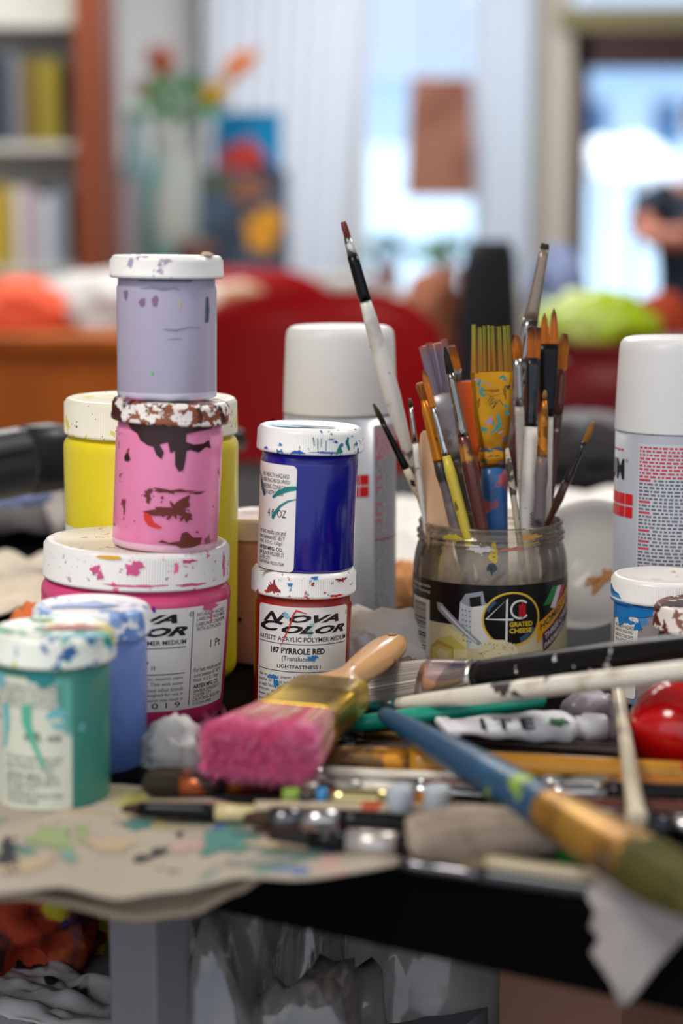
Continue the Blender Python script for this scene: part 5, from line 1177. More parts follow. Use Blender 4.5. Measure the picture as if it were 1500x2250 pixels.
# ------------------------------------------------------------------ big pink brush
A = P(563, 1655, .893); B = P(872, 1408, 1.092)
Lb = (B - A).length
pk = [M('pink_hair', '#d9a48c', .6, grad=(.022, .002, '#ff8cbc')), M('pink_hair_light', '#f0cdc4', .6, grad=(.024, .002, '#ffb4d2')), M('pink_hair_deep', '#e0708c', .6, grad=(.024, .004, '#ff5c9e')), M('tan_hair', '#c08254', .6, grad=(.020, .002, '#ff80b4'))]
z = (B - A).normalized(); x = Vector((0, 0, 1)).cross(z).normalized(); y = z.cross(x)
Mx = Matrix((x, y, z)).transposed().to_4x4(); Mx.translation = A
t = thing('wide_paintbrush', 'wide flat paintbrush with pink-loaded bristles, brass ferrule and bare wooden handle', 'paintbrush', Mx)
mb = MB(); prof = [(0, .0245, .0088), (.004, .0268, .0104), (.02, .0262, .0106), (.052, .0215, .0092)]
rings = [[(u * .9, v * .88, s + (.003 if i == 0 else 0)) for u, v in sell(a, b, 32, .45)] for i, (s, a, b) in enumerate(prof)]
mb.loft(rings, 0); rn = random.Random(11)
for i in range(7500):
    if rn.random() < .62: c = rn.uniform(0, 2 * PI); cc, ss = math.cos(c), math.sin(c); ux = math.copysign(abs(cc) ** .45, cc); uy = math.copysign(abs(ss) ** .45, ss); q_ = rn.uniform(.9, 1); ux *= q_; uy *= q_
    else: ux, uy = rn.uniform(-1, 1), rn.uniform(-1, 1)
    jx, jy, dz = rn.gauss(0, .0013), rn.gauss(0, .0013), rn.gauss(0, .0024); pts = []
    for k_ in range(5):
        w_ = k_ / 4; s = .052 * (1 - w_) + (dz - .001) * w_; a, b = interp(prof, max(0, s))
        pts.append((a * ux + jx * w_ * w_ * 1.6, b * uy + jy * w_ * w_ * 1.6, s))
    cl_ = noise.noise(Vector((ux * 9, uy * 3, 2.2))); m_ = 3 if cl_ > .18 else (1 if cl_ > -.05 else (2 if cl_ < -.25 else 0)); m_ = m_ if rn.random() < .75 else rn.choice([0, 1, 1, 2]); mb.hair(pts, .00022, .00016, m_)
for i in range(7000):          # fluffy loaded end
    ux, uy = rn.uniform(-1, 1), rn.uniform(-1, 1); s = rn.uniform(-.0005, .006); a, b = interp(prof, max(0, s))
    if rn.random() < .5: (ux, uy) = (ux, math.copysign(1, uy)) if rn.random() < .65 else (math.copysign(1, ux), uy)
    p0 = Vector((a * ux * .93, b * uy * .93, s)); d = Vector((ux * .6 + rn.gauss(0, .6), uy * .7 + rn.gauss(0, .6), -.9 + rn.gauss(0, .5))).normalized()
    L_ = rn.uniform(.002, .0075); e_ = Vector((rn.gauss(0, .0008), rn.gauss(0, .0008), rn.gauss(0, .0008)))
    mb.hair([p0, p0 + d * L_ * .5 + e_, p0 + d * L_ + e_ * 2], .0002, .00012, 0 if rn.random() < .7 else 2)
mb.build('bristles', pk, t)
mb = MB(); pr = [(.050, .0228, .0100), (.0515, .0236, .0106), (.0535, .0228, .0100), (.056, .0226, .0100), (.080, .0218, .0098), (.0815, .0223, .0101), (.0835, .0216, .0097), (.102, .0208, .0093), (.104, .0208, .0093)]
mb.loft([[(u, v, s) for u, v in sell(a, b, 48, .33)] for s, a, b in pr], 0)
BRASS = M('brass', '#cfae48', .34, metal=1.0, spots=(('#7a5f1c', 30, .56, 3, .2),))
fe = mb.build('ferrule', BRASS, t)
for (u, s) in ((-.013, .098), (.013, .098), (-.013, .055)):
    mb = MB(); mb.lathe([(.0011, 0), (.0011, .0004), (.0006, .0007), (.0001, .0008)], 16); mb.build('nail', M('nail_steel', '#9a9aa0', .3, 1), fe, mat=None).matrix_basis = Matrix.Translation((u, .0092, s)) @ Matrix.Rotation(R(-90), 4, 'X')
F = Flat(); F.fit('25 mm', -4, 4, 5, 7.2, 0, 0, bold=.02); F.fit('* * * * *', -6, 6, 1.4, 2.6, 0, 0)
o_ = F.build('stamped_mark', M('stamped_brass', '#d6c077', .3, metal=.8), fe, f=lambda x_, y_, hh: (-x_ * .001 - .001, .01005, .090 - (7.2 - y_) * .001 if False else .082 + y_ * .0012), step=50)
mb = MB(); pr = [(.102, .0200, .0085), (.106, .0200, .0086), (.110, .0188, .0086), (.115, .0150, .0084), (.121, .0105, .0080), (.129, .0078, .0074), (.138, .0074, .0072), (.150, .0086, .0074), (.168, .0102, .0076), (.184, .0110, .0074), (.198, .0104, .0066), (.208, .0082, .0054), (.214, .0052, .0036), (.2165, .0020, .0014)]
mb.loft([[(u, v, s * Lb / .2165 if False else s) for u, v in sell(a, b, 40, .85)] for s, a, b in pr], 0)
hd = mb.build('handle', M('handle_varnished_wood', '#e0b27c', .28, coat=.6, wood=('#cf9a62', 40), spots=(('#8a4a3a', 60, .76, 3, .02),)), t)
su = hd.modifiers.new('sub', 'SUBSURF'); su.levels = 1; su.render_levels = 1
mb = MB(); mb.lathe([(.0034, 0), (.0036, .0002), (.0034, .0004)], 24, cap1=True); ho = mb.build('hanging_hole', M('hole_dark', '#a8703c', .6), hd); ho.matrix_basis = Matrix.Translation((0, .0058, .2045)) @ Matrix.Rotation(R(-78), 4, 'X') @ Matrix.Diagonal((.7, 1.3, 1, 1))

# ------------------------------------------------------------------ loose brushes and tubes on the table
def lying(label, a, Ya, b, Yb, parts, name='paintbrush', group=None, roll=0.0, bend=0):
    A = P(a[0], a[1], Ya); B = P(b[0], b[1], Yb); L = (B - A).length
    ps = [(p[0], p[1], [(s * L, w1, w2) for s, w1, w2 in p[2]]) + tuple(p[3:]) for p in parts]
    return brush(label, A, B, ps, roll, group, name)
# blue handled brush in the foreground
GB = M('ferrule_old_gold', '#b98a34', .38, metal=.6, spots=(('#8a5a1c', 22, .5, 4, .15), ('#5f6a60', 35, .6, 4, .1)))
lying('blue-handled brush pointing toward the camera at lower right, green-brown bristles', (1560, 1985), .685, (840, 1568), .965,
    [('bristles', M('bristle_olive_brown', '#5f5a24', .6, spots=(('#3a4a28', 50, .5, 3, .2),)), [(0, .012, .007), (.08, .0145, .010), (.16, .0135, .011)], .8, {'n': 500, 'jag': .004}),
     ('ferrule', GB, [(.155, .0138, .0112), (.20, .0132, .0112), (.30, .0115, .0105), (.36, .0098, .0098), (.375, .0104, .0104), (.395, .0098, .0098), (.41, .0098, .0098)], .9),
     ('handle', M('handle_steel_blue', '#1c4866', .42, coat=.15, spots=(('#7f9a40', 60, .76, 3, .02), ('#2f6a94', 20, .6, 3, .2), ('#1a3c60', 22, .6, 3, .2))), [(.40, .0094, .0094), (.46, .0098, .0098), (.60, .0094, .0094), (.75, .0078, .0078), (.9, .0058, .0058), (.975, .0047, .0047), (.993, .0038, .0038), (1.0, .0016, .0016)], 1)])
bb = [o for o in COL.objects if o.name.startswith('handle') and o.data.materials[0].name == 'handle_steel_blue'][0]; Lbb = (P(1560, 1985, .685) - P(840, 1568, .965)).length
F = Flat(); F.blob(0, 0, 5.5, 7, 0, 0, 24, .4, 3)
F.build('paint_smear', [M('lime_smear', '#7f9a2a', .4), M('teal_smear', '#2a8a94', .4)], bb, f=lambda x_, y_, hh: (.0101 * math.cos(R(65) + x_ / 9.8), .0101 * math.sin(R(65) + x_ / 9.8), Lbb * .475 + y_ * .001), step=1)

# black-handled flat brush with whitish bristles
lying('long black-handled flat brush with whitish bristles, rising to the right edge', (800, 1520), 1.075, (1640, 1404), .885,
    [('bristles', [M('bristle_white', '#cfc8bd', .5), M('bristle_offwhite', '#a39a8c', .5)], [(0, .016, .004), (.08, .0155, .005), (.19, .014, .006)], .75, {'n': 900, 'jag': .012, 'r': .00018}),
     ('ferrule', M('ferrule_paint_caked', '#a8a49c', .2, metal=.9, spots=(('#e8cfc6', 22, .55, 4, .02), ('#2a2a2c', 40, .64, 4, .05))), [(.185, .0145, .0065), (.24, .013, .0068), (.32, .010, .0078), (.345, .0088, .0085)], .85),
     ('handle', BLKH, [(.34, .0080, .0080), (.40, .0086, .0086), (.7, .0080, .0080), (.97, .0060, .0060), (1.0, .0035, .0035)], 1)], roll=1.0)
# cream handle
lying('long cream-handled brush with teal-stained dark ferrule, just below the black handle', (770, 1560), 1.035, (1600, 1462), .865,
    [('bristles', DKB, [(0, .004, .002), (.06, .0055, .003)], .8, {'n': 160, 'jag': .004}),
     ('ferrule', M('ferrule_teal_stained', '#3a4444', .3, metal=.6, spots=(('#2a8a80', 40, .5, 4, .06),)), [(.058, .0056, .0035), (.15, .0045, .0042)], .9),
     ('handle', CREAMH, [(.148, .0036, .0036), (.25, .0044, .0044), (.45, .0053, .0053), (.97, .0046, .0046), (1.0, .002, .002)], 1)])
lying('teal-handled brush under the cream-handled brush, tip end under the wide brush', (720, 1598), .985, (1198, 1538), 1.0,
    [('ferrule', M('ferrule_teal_gold', '#8a7030', .3, metal=.7, spots=(('#1f8a78', 40, .45, 4, .05),)), [(0, .0038, .0038), (.12, .0042, .0042)], 1),
     ('handle', M('handle_teal', '#159a80', .35, coat=.4, spots=(('#7a4a3a', 50, .70, 4, .02),)), [(.12, .0042, .0042), (.3, .0048, .0048), (.8, .0042, .0042), (.985, .0034, .0034), (1, .0016, .0016)], 1)])
# metal tube with lettering
A = P(984, 1597, .962); B = P(1262, 1598, .975)
z = (B - A).normalized(); x = Vector((0, 0, 1)).cross(z).normalized(); y = z.cross(x); Mx = Matrix((x, y, z)).transposed().to_4x4(); Mx.translation = A
t = thing('paint_tube', 'crumpled white metal paint tube with black lettering, under the teal handle', 'paint tube', Mx); L = (B - A).length
mb = MB(); rings = []
for i in range(40):
    s = i / 39; a = .0135 * (1 - .15 * s) ; b = .0016 + .0058 * min(1, s * 1.6) ** .8
    if s > .93: a *= .6 + .4 * (1 - s) / .07; b *= .7 + .3 * (1 - s) / .07
    ring = []
    for u, v in sell(a, b, 36, .8):
        n_ = noise.noise(Vector((u * 110, v * 110, s * 5))) * .0007 + noise.noise(Vector((u * 60, v * 60, s * 10 + 4))) * .0005
        ring.append((u + n_, v + n_ * 1.3, s * L))
    rings.append(ring)
mb.loft(rings, 0, True); mb.build('tube_body', M('tube_white', '#dedee2', .35, coat=.3, bump=(60, .3, .001)), t)
mb = MB(); mb.box((-.0142, -.0022, -.004), (.0142, .0022, .004)); mb.build('crimped_end', MATS['tube_white'], t, bevel=.0015)
mb = MB(); mb.lathe([(.006, L), (.006, L + .004), (.0075, L + .005), (.007, L + .016), (.0065, L + .017)], 28, cap1=True); mb.build('cap', M('cap_grey_white', '#cfcfd4', .4), t)
F = Flat(); F.fit('ITE', -3.5, 3.5, 30, 48, 0, 0, bold=.04, rot=None)
def ontube(x_, y_, hh): return (.0060 + x_ * .001, .0098 + 0 * hh, y_ * .001)
F = Flat(); F.fit('I T E', 0, 22, 0, 5.5, 0, 0, bold=.03)
F.build('lettering', INK, t, f=lambda x_, y_, hh: (-.0134 * math.cos(R(8 + y_ * 9.5)) - .0012, .0062 * math.sin(R(8 + y_ * 9.5)) ** .8 + .0012, .014 + x_ * .0013), step=50)
F = Flat(); F.blob(0, 0, 8, 3, 0, 0, 20, .3, 4)
F.build('label_stripe', M('dark_green_print', '#2a5a34', .4), t, f=lambda x_, y_, hh: (-.0115 * math.cos(R(35 + y_ * 6)) - .0015, .0076 * math.sin(R(35 + y_ * 6)) ** .8 + .0010, .056 + x_ * .0006), step=50)
heap('crumpled_foil', 'crumpled grey-lilac foil tube behind the cap of the white paint tube', 'foil', P(1300, 1590, 1.0).x, 1.005, TZ + .004, .019, .012, .021, M('foil_lilac', '#b4aeb8', .35, coat=.3, spots=(('#8a8088', 30, .6, 4, .1),)), 21, .45, 2.0)
# pale stick crossing
lying('pale wooden stick crossing the pile toward the camera, left of the red ball', (1400, 1806), .812, (1356, 1505), 1.02,
    [('handle', M('stick_pale', '#cdbfa4', .5, coat=.2, spots=(('#4a5664', 40, .72, 4, .02), ('#a8987a', 20, .55, 3, .2))), [(0, .0030, .0030), (.01, .0045, .0045), (.04, .0050, .0050), (.07, .0042, .0042), (.6, .0036, .0036), (.98, .0034, .0034), (1, .002, .002)], 1)], name='wooden_stick')
# red ball
cb_ = P(1497, 1580, .955)
t = thing('red_ball', 'glossy red ball with white scuffs, at the right edge below the brown jar', 'ball', Matrix.Translation((cb_.x, .955, TZ + .0005)))
mb = MB(); n_ = 40; mb.lathe([(.0265 * math.sin(PI * (i + .001) / n_) * (1 + .03 * math.sin(PI * i / n_)), .0255 - .0255 * math.cos(PI * i / n_)) for i in range(n_ + 1)], 64)
mb.build('shell', M('red_gloss', '#c40d10', .15, coat=.8, spots=(('#e0b0a8', 130, .74, 6, .02), ('#8a0a10', 15, .6, 3, .2))), t)
mb = MB(); mb.lathe([(.004, .0505), (.004, .0545), (.0035, .0555)], 20, cap1=True); mb.build('stem_cap', M('stem_dark', '#3a2418', .5), t)

# pile of horizontal brushes (ordered back to front)
dkbr = M('handle_dark_brown', '#35211c', .35, coat=.4); gold_h = M('handle_golden_wood', '#b9801f', .35, coat=.5, spots=(('#b8342a', 30, .76, 3, .02), ('#8a5a14', 18, .55, 3, .2)))
spl = M('ferrule_splattered', '#6a5030', .3, metal=.6, spots=(('#c8862a', 45, .5, 6, .04), ('#241c18', 40, .6, 5, .05), ('#b8a8b0', 60, .68, 4, .03)))
bz = M('ferrule_bronze', '#7a6238', .25, metal=.9, spots=(('#3a2c1c', 30, .55, 4, .1),))
GP = 'loose brushes piled along the front of the table'
def gp(y, h): d = ray(750, y); return d.y * (h - CH) / d.z
def pile(label, xa, ya, xb, yb, h, segs, tip=True, name='paintbrush', roll=0.0, hb=None):
    """a brush lying nearly level: end pixels at height h above the table; segs: (part, mat, f0, f1, w0, w1, flat, n hairs)"""
    Ya = gp(ya, h); Yb = gp(yb, hb if hb is not None else h); parts = []
    for sg in segs:
        nm, mt, f0, f1, w0, w1 = sg[:6]; fl_ = sg[6] if len(sg) > 6 else 1; nh = sg[7] if len(sg) > 7 else 0
        pr_ = [(f0, w0, w0 * fl_), ((f0 + f1) / 2, (w0 + w1) / 2 * 1.03, (w0 + w1) / 2 * fl_), (f1, w1, w1 * fl_)]
        if nm == 'handle' and f1 > .97: pr_ = pr_[:2] + [(f1 - .01, w1, w1), (f1, w1 * .5, w1 * .5)]
        if nm == 'bristles': pr_ = [(f0, w0, w0 * fl_ * .6), ((f0 * 2 + f1) / 3, w0 * 1.05, w0 * fl_), (f1, w1, w1 * fl_)]
        parts.append((nm, mt, pr_, .85 if fl_ < .8 else 1, {'n': nh, 'jag': .004} if nh else {}))
    return lying(label, (xa, ya), Ya, (xb, yb), Yb, parts, name, GP, roll)
pile('dark bristled brush lying under the white scrap, tip touching the large pink jar', 415, 1612, 700, 1560, .012, [('bristles', M('bristle_umber', '#2c2118', .5, spots=(('#7a6a50', 200, .62, 3, .05),)), 0, .33, .0085, .0095, .45, 500), ('ferrule', bz, .33, .55, .0098, .008, .5), ('handle', dkbr, .55, 1, .006, .004)], roll=0)
pile('brush with bronze ferrule and dark brown handle, farthest in the pile', 760, 1606, 1560, 1668, .012, [('bristles', DKB, 0, .03, .004, .006, .5), ('ferrule', bz, .03, .22, .0068, .0062), ('handle', dkbr, .22, 1, .0048, .0042)])
pile('second dark brown handle just in front of the farthest one', 700, 1638, 1580, 1672, .008, [('ferrule', SILD, 0, .1, .0036, .004), ('handle', dkbr, .1, 1, .0045, .0035)])
pile('thick golden-wood brush with heavily splattered ferrule across the middle of the pile', 690, 1668, 1600, 1706, .014, [('ferrule', spl, 0, .24, .0075, .0078), ('handle', gold_h, .24, 1, .0078, .0062)])
pile('cream-handled brush in front of the golden one', 660, 1700, 1110, 1712, .010, [('ferrule', SILV, 0, .12, .0034, .0036), ('handle', CREAMH, .12, 1, .0040, .0026)])
pile('black-handled brush with bright silver ferrule at right, before the golden one', 1175, 1742, 1620, 1745, .012, [('bristles', AMB2, 0, .07, .004, .005, .6, 60), ('ferrule', SILV, .07, .35, .0052, .0056), ('handle', BLKH, .35, 1, .0056, .004)])
pile('silver-ferruled brush with rust handle in the middle of the pile', 690, 1722, 1240, 1738, .008, [('bristles', DKB, 0, .05, .003, .004, .6), ('ferrule', SILV, .05, .45, .0042, .0044), ('handle', M('handle_rust', '#6a2f1c', .35, coat=.4), .45, 1, .0044, .003)])
pile('brush with chrome ferrule end and brown handle beneath the blue handle', 900, 1738, 1540, 1776, .006, [('ferrule', SILV, 0, .3, .0050, .0055), ('handle', M('handle_mahogany', '#4a2018', .35, coat=.4), .3, 1, .0050, .004)])
pile('green-tipped brush with blue ring and bright brass ferrule', 622, 1750, 1000, 1762, .014, [('handle_end', M('green_tip', '#7f9a3c', .4), 0, .10, .0044, .0046), ('handle', dkbr, .10, .20, .0046, .0046), ('paint_ring', M('blue_ring', '#2a7ab0', .3, coat=.4), .20, .26, .0052, .0052), ('ferrule', M('ferrule_bright_brass', '#cfc088', .18, metal=1), .26, .62, .0050, .0050), ('shaft', AMBH, .62, 1, .005, .003)])
pile('brush with brown bristles, dark ferrule and grey handle near the front', 536, 1797, 960, 1812, .010, [('bristles', M('bristle_brown', '#4a3018', .5), 0, .14, .0045, .006, .6, 150), ('ferrule', SILD, .14, .30, .006, .0056), ('ferrule_band', SILV, .30, .50, .0058, .0058), ('handle', BLKH, .50, 1, .0058, .004)])
pile('cream brush handle speckled red between the brown-bristled brush and the brass one', 560, 1778, 1080, 1784, .012, [('handle', M('handle_cream_speckled', '#b7a68c', .4, coat=.3, spots=(('#b84a30', 60, .66, 4, .03), ('#4a6a80', 60, .68, 4, .03))), 0, 1, .0040, .0034)])
pile('thin black brush with a reddish-brown tip lying on the paint-stained paper', 268, 1776, 640, 1792, .008, [('bristles', M('bristle_redbrown', '#3f1c18', .5), 0, .10, .0026, .0036, .7, 80), ('ferrule', BLKF, .10, .56, .0034, .0044), ('handle', M('handle_pale_gold', '#cdbd8c', .35, coat=.4), .56, 1, .0044, .0036)])
pile('black-tipped brush with pale ferrule at the front edge of the pile', 590, 1838, 1010, 1868, .008, [('bristles', M('bristle_jet', '#121012', .5), 0, .22, .003, .0042, .6, 120), ('handle_neck', BLKF, .22, .42, .0042, .0042), ('ferrule', M('ferrule_pale', '#bdb6b0', .3, metal=.6), .42, .68, .0062, .0062), ('handle', BLKH, .68, 1, .0058, .0045)])
pile('broad brush with matted grey-beige bristles and rust ferrule, front of the pile', 900, 1838, 1420, 1816, .016, [('bristles', [M('bristle_greybeige', '#b8a896', .7, spots=(('#8a7a6a', 90, .55, 4, .1),)), M('bristle_taupe', '#a08c7a', .7)], 0, .62, .0165, .0115, .75, 900), ('ferrule', M('ferrule_rust', '#a04a14', .4, metal=.5, spots=(('#5a2a14', 40, .55, 4, .1),)), .62, .8, .0120, .0105, .8), ('handle', dkbr, .8, 1, .0090, .006)])
pile('pale wooden handle lying along the very front edge of the table', 960, 1886, 1392, 1946, .007, [('bristles', M('bristle_tan', '#8a7450', .6), 0, .26, .007, .0065, .5, 250), ('handle', M('handle_pale_wood', '#b7a98c', .45, coat=.2, wood=('#9a8a6c', 60)), .26, 1, .0052, .0044)])
pile('dark green-handled brush in front of the rust ferrule', 1225, 1884, 1560, 1902, .006, [('handle', M('handle_green', '#1f7a1c', .4, coat=.3), 0, .34, .0046, .005), ('ferrule', SILD, .34, .6, .005, .005), ('bristles', DKB, .6, 1, .005, .006, .6)])
pile('brown brush with orange ferrule lying behind the pale stick, right side of the pile', 1130, 1768, 1600, 1782, .014, [('ferrule', AMBH, 0, .2, .0044, .0048), ('handle', M('handle_sienna', '#5a2a1c', .35, coat=.4), .2, 1, .0048, .004)])
pile('navy-handled brush with blue mark at the right, before the pale stick', 1330, 1812, 1620, 1822, .010, [('handle', M('handle_navy', '#1c2430', .3, coat=.4, spots=(('#2a5ac0', 30, .62, 3, .03),)), 0, .5, .0050, .0055), ('ferrule', SILV, .5, 1, .006, .006)])
pile('thin black handle along the front edge beneath the pale wooden handle', 880, 1898, 1480, 1982, .005, [('ferrule', SILD, 0, .3, .0030, .0034), ('handle', M('handle_grey_dark', '#33363a', .3, coat=.4, spots=(('#7fa8c0', 16, .66, 2, .03),)), .3, 1, .0036, .003)])
pile('flat brush with dark bristles and paint-crusted ferrule, behind the thin black brush at left', 318, 1716, 720, 1722, .010, [('bristles', [M('bristle_moss', '#34301c', .6), DKB], 0, .2, .0105, .0105, .6, 500), ('ferrule', M('ferrule_crusted', '#3c3430', .3, metal=.6, spots=(('#b05a34', 45, .55, 6, .05), ('#8fa0a8', 60, .66, 4, .03))), .2, .45, .0105, .0085, .6), ('handle', M('handle_ochre', '#8a4c14', .4, coat=.3, spots=(('#5a1c18', 30, .5, 3, .1),)), .45, 1, .0065, .005)])
MULTI = M('ferrule_multicolour', '#a8a49c', .25, metal=.7, spots=(('#c8862a', 60, .55, 4, .04), ('#3a6a90', 55, .6, 4, .04), ('#1c1a1a', 50, .58, 5, .04)))
pile('splashed silver ferrule brush between the cream handle and the brass ferrule', 640, 1730, 900, 1736, .016, [('bristles', DKB, 0, .1, .003, .004, .6), ('ferrule', MULTI, .1, .6, .0042, .0046), ('handle', CREAMH, .6, 1, .0044, .003)])
pile('brush with splashed ferrule and ochre handle at the right of the blue handle', 1190, 1722, 1600, 1730, .010, [('ferrule', MULTI, 0, .4, .0046, .005), ('handle', M('handle_ochre_b', '#a8641c', .4, coat=.3), .4, 1, .0048, .004)])
pile('slim black handle running behind the matted grey-beige bristles', 780, 1824, 1500, 1800, .006, [('ferrule', MULTI, 0, .2, .0040, .0044), ('handle', BLKH, .2, 1, .0044, .0036)])
pile('dark red handle low in the pile at the right edge', 1290, 1795, 1620, 1800, .006, [('handle', M('handle_dark_red', '#5a1614', .35, coat=.4), 0, .7, .0046, .005), ('ferrule', SILV, .7, 1, .005, .005)])
# two frosted caps
for (xx, yy, lb_) in ((878, 1768, 'left frosted plastic cap standing among the brushes'), (960, 1768, 'right frosted plastic cap standing among the brushes, nearer the blue handle')):
    p = P(xx, yy + 12, gp(yy + 12, .016)); mb = MB(); mb.lathe([(.0058, 0), (.0062, .001), (.0062, .010), (.0052, .0115)], 28, cap0=True, cap1=True)
    o_ = mb.build('bottle_cap', M('frosted_plastic', '#a8b0b4', .4, coat=.2, sss=.2), mat=Matrix.Translation((p.x, p.y, TZ + .016))); tag(o_, lb_, 'cap', 'frosted caps among the brushes')
# hair strands sticking up
# ------------------------------------------------------------------ crumpled papers, dish, cloth
wp = M('tissue_white', '#d9d2c6', .8, sss=.1, spots=(('#c2a888', 12, .58, 3, .2), ('#e8e4dc', 20, .55, 3, .2)))
tw = M('tissue_grey', '#c9c6c4', .8, spots=(('#a3a0a8', 40, .6, 5, .1), ('#a8b08a', 30, .7, 3, .1)))
heap('crumpled_tissue', 'crumpled off-white tissue behind the wooden brush handle, left of the brush jar', 'tissue', P(850, 1400, 1.2).x, 1.21, TZ, .036, .03, .030, wp, 5, .45, 1.6)
heap('crumpled_tissue', 'small whiter tissue tuft beside the red jar and the wooden handle', 'tissue', P(790, 1400, 1.17).x, 1.175, TZ, .014, .014, .022, tw, 8, .4, 1.8)
heap('crumpled_paper', 'crumpled white paper scrap between the light blue jar and the pink bristles', 'paper', P(378, 1650, .95).x, .955, TZ + .006, .0145, .010, .019, tw, 12, .5, 2.2)
heap('crumpled_tissue', 'brown-grey crumpled tissue at the foot of the brush jar on its left', 'tissue', P(895, 1450, 1.15).x, 1.14, TZ, .012, .018, .014, M('tissue_brown', '#8f8070', .8), 3, .6, 2.2)
# white palette dish right of jar
p = P(1303, 1370, 1.29)
t = thing('palette_dish', 'white plastic palette dish with an orange stain, tilted behind the brush jar on its right', 'dish', Matrix.Translation((p.x, 1.30, TZ + .045)) @ Matrix.Rotation(R(-38), 4, 'Y') @ Matrix.Rotation(R(52), 4, 'X'))
mb = MB(); mb.lathe([(.0005, 0), (.025, .0005), (.036, .004), (.042, .012), (.046, .016), (.048, .016), (.0475, .0145), (.044, .0105), (.037, .002), (.026, -.002), (.0005, -.0022)], 64)
mb.build('dish_body', M('dish_white', '#dcd9d6', .35, coat=.3), t)
F = Flat(); F.blob(4, -10, 9, 5, 0, 0, 24, .7, 3); F.blob(-4, -6, 5, 3, 0, 0, 24, .7, 5); F.build('paint_stain', M('orange_stain', '#c98a4a', .5), t, f=lambda x_, y_, hh: (x_ * .001, y_ * .001, .0012), step=50)
# white papers at the back of the table
def crumple(name, label, cat, c, w_, d_, rot, mat, amp, seed, group=None, n=36, thick=.0015, lift=0):
    mb = MB(); rows = []
    for j in range(n + 1):
        row = []
        for i in range(n + 1):
            u, v = i / n - .5, j / n - .5; q_ = Vector((u * 4 + seed, v * 4, seed))
            h_ = abs(noise.noise(q_)) * amp + abs(noise.noise(q_ * 2.3)) * amp * .5
            row.append((u * w_ * (1 + .06 * noise.noise(Vector((v * 7, seed, 0)))), v * d_ * (1 + .06 * noise.noise(Vector((u * 7, seed, 3)))), h_))
        rows.append(row)
    mn = min(p_[2] for r_ in rows for p_ in r_); rows = [[(a, b, c_ - mn) for a, b, c_ in r_] for r_ in rows]
    mb.loft(rows, 0, True, False, False, closed=False); o = mb.build(name, mat, mat=Matrix.Translation(c) @ Matrix.Rotation(R(rot), 4, 'Z')); solid(o, thick, 1); return tag(o, label, cat, group)
GPp = 'crumpled papers at the back of the table'
pw = M('paper_white', '#f2eee8', .85); pc = M('paper_cream', '#e9ddc8', .85, spots=(('#c9b49a', 10, .55, 3, .2),)); pg2 = M('paper_grey', '#b9b2ac', .85, spots=(('#8e8a90', 8, .55, 3, .2),))
crumple('crumpled_paper', 'large white crumpled paper behind the brush jar, reaching right to the spray can', 'paper', (P(1250, 1200, 1.7).x - .02, 1.72, TZ), .34, .36, 10, pw, .05, 3, GPp)
crumple('crumpled_paper', 'white crumpled paper between the left spray can and the brush jar', 'paper', (P(900, 1200, 1.62).x - .02, 1.62, TZ), .26, .3, -20, pw, .05, 7, GPp)
crumple('crumpled_paper', 'cream paper lying at far left behind the yellow quart jar', 'paper', (P(30, 1250, 1.5).x, 1.46, TZ), .24, .22, 5, pc, .03, 11, GPp)
crumple('crumpled_paper', 'greyish paper heap at far left under the black ribbed grip', 'paper', (P(60, 1140, 1.9).x, 1.78, TZ), .3, .22, -6, pg2, .08, 15, GPp)
crumple('crumpled_paper', 'pale paper seen between the yellow quart jar and the blue jar', 'paper', (P(560, 1150, 1.75).x, 1.62, TZ), .16, .2, 12, pw, .05, 19, GPp)
heap('orange_cloth', 'apricot cloth behind the tissue, left of the brush jar', 'cloth', P(885, 1320, 1.42).x, 1.42, TZ, .018, .02, .024, M('apricot_cloth', '#e8a468', .8), 4, .3)
heap('orange_cloth', 'small orange cloth at far left between white papers and the pink jar', 'cloth', P(62, 1340, 1.27).x, 1.27, TZ, .013, .02, .022, M('orange_cloth_b', '#e07840', .8), 4, .3)
heap('blue_wrapper', 'crumpled violet-blue wrapper under the black ribbed grip', 'wrapper', P(78, 1095, 1.72).x, 1.60, TZ + .05, .03, .03, .02, M('violet_wrap_b', '#8896c8', .5), 4, .3)
# black ribbed grip tool
A = P(-60, 1035, 1.42); B = P(200, 985, 1.50)
z = (B - A).normalized(); x = Vector((0, 0, 1)).cross(z).normalized(); y = z.cross(x); Mx = Matrix((x, y, z)).transposed().to_4x4(); Mx.translation = A
t = thing('clamp_handle', 'black plastic clamp handle with ribbed grip at the left edge, behind the yellow jar', 'tool', Mx); bp = M('black_plastic', '#17181a', .4, coat=.1)
mb = MB(); rings = []
for i in range(16):
    s = i / 15 * .048; rings.append([(u * (1 + .0) + (.0007 if (j // 2) % 2 else -.0007) * (1 if u > 0 else 1), v + (.0014 if (j // 2) % 2 else -.0008) * math.copysign(1, v), s) for j, (u, v) in enumerate(sell(.018, .025, 48, .8))])
mb.loft(rings, 0); mb.build('ribbed_grip', M('black_rubber', '#2a2c30', .35), t)
mb = MB(); mb.loft([[(u, v - .004 * max(0, (s - .06) / .05), s) for u, v in sell(a, b, 40, .8)] for s, a, b in ((.044, .016, .022), (.050, .018, .027), (.075, .018, .027), (.10, .017, .021), (.14, .012, .012), (.27, .009, .009))], 0); mb.build('handle_body', bp, t)
mb = MB(); mb.box((-.012, -.1, .09), (.012, -.01, .12)); mb.build('clamp_leg', bp, t, bevel=.004)

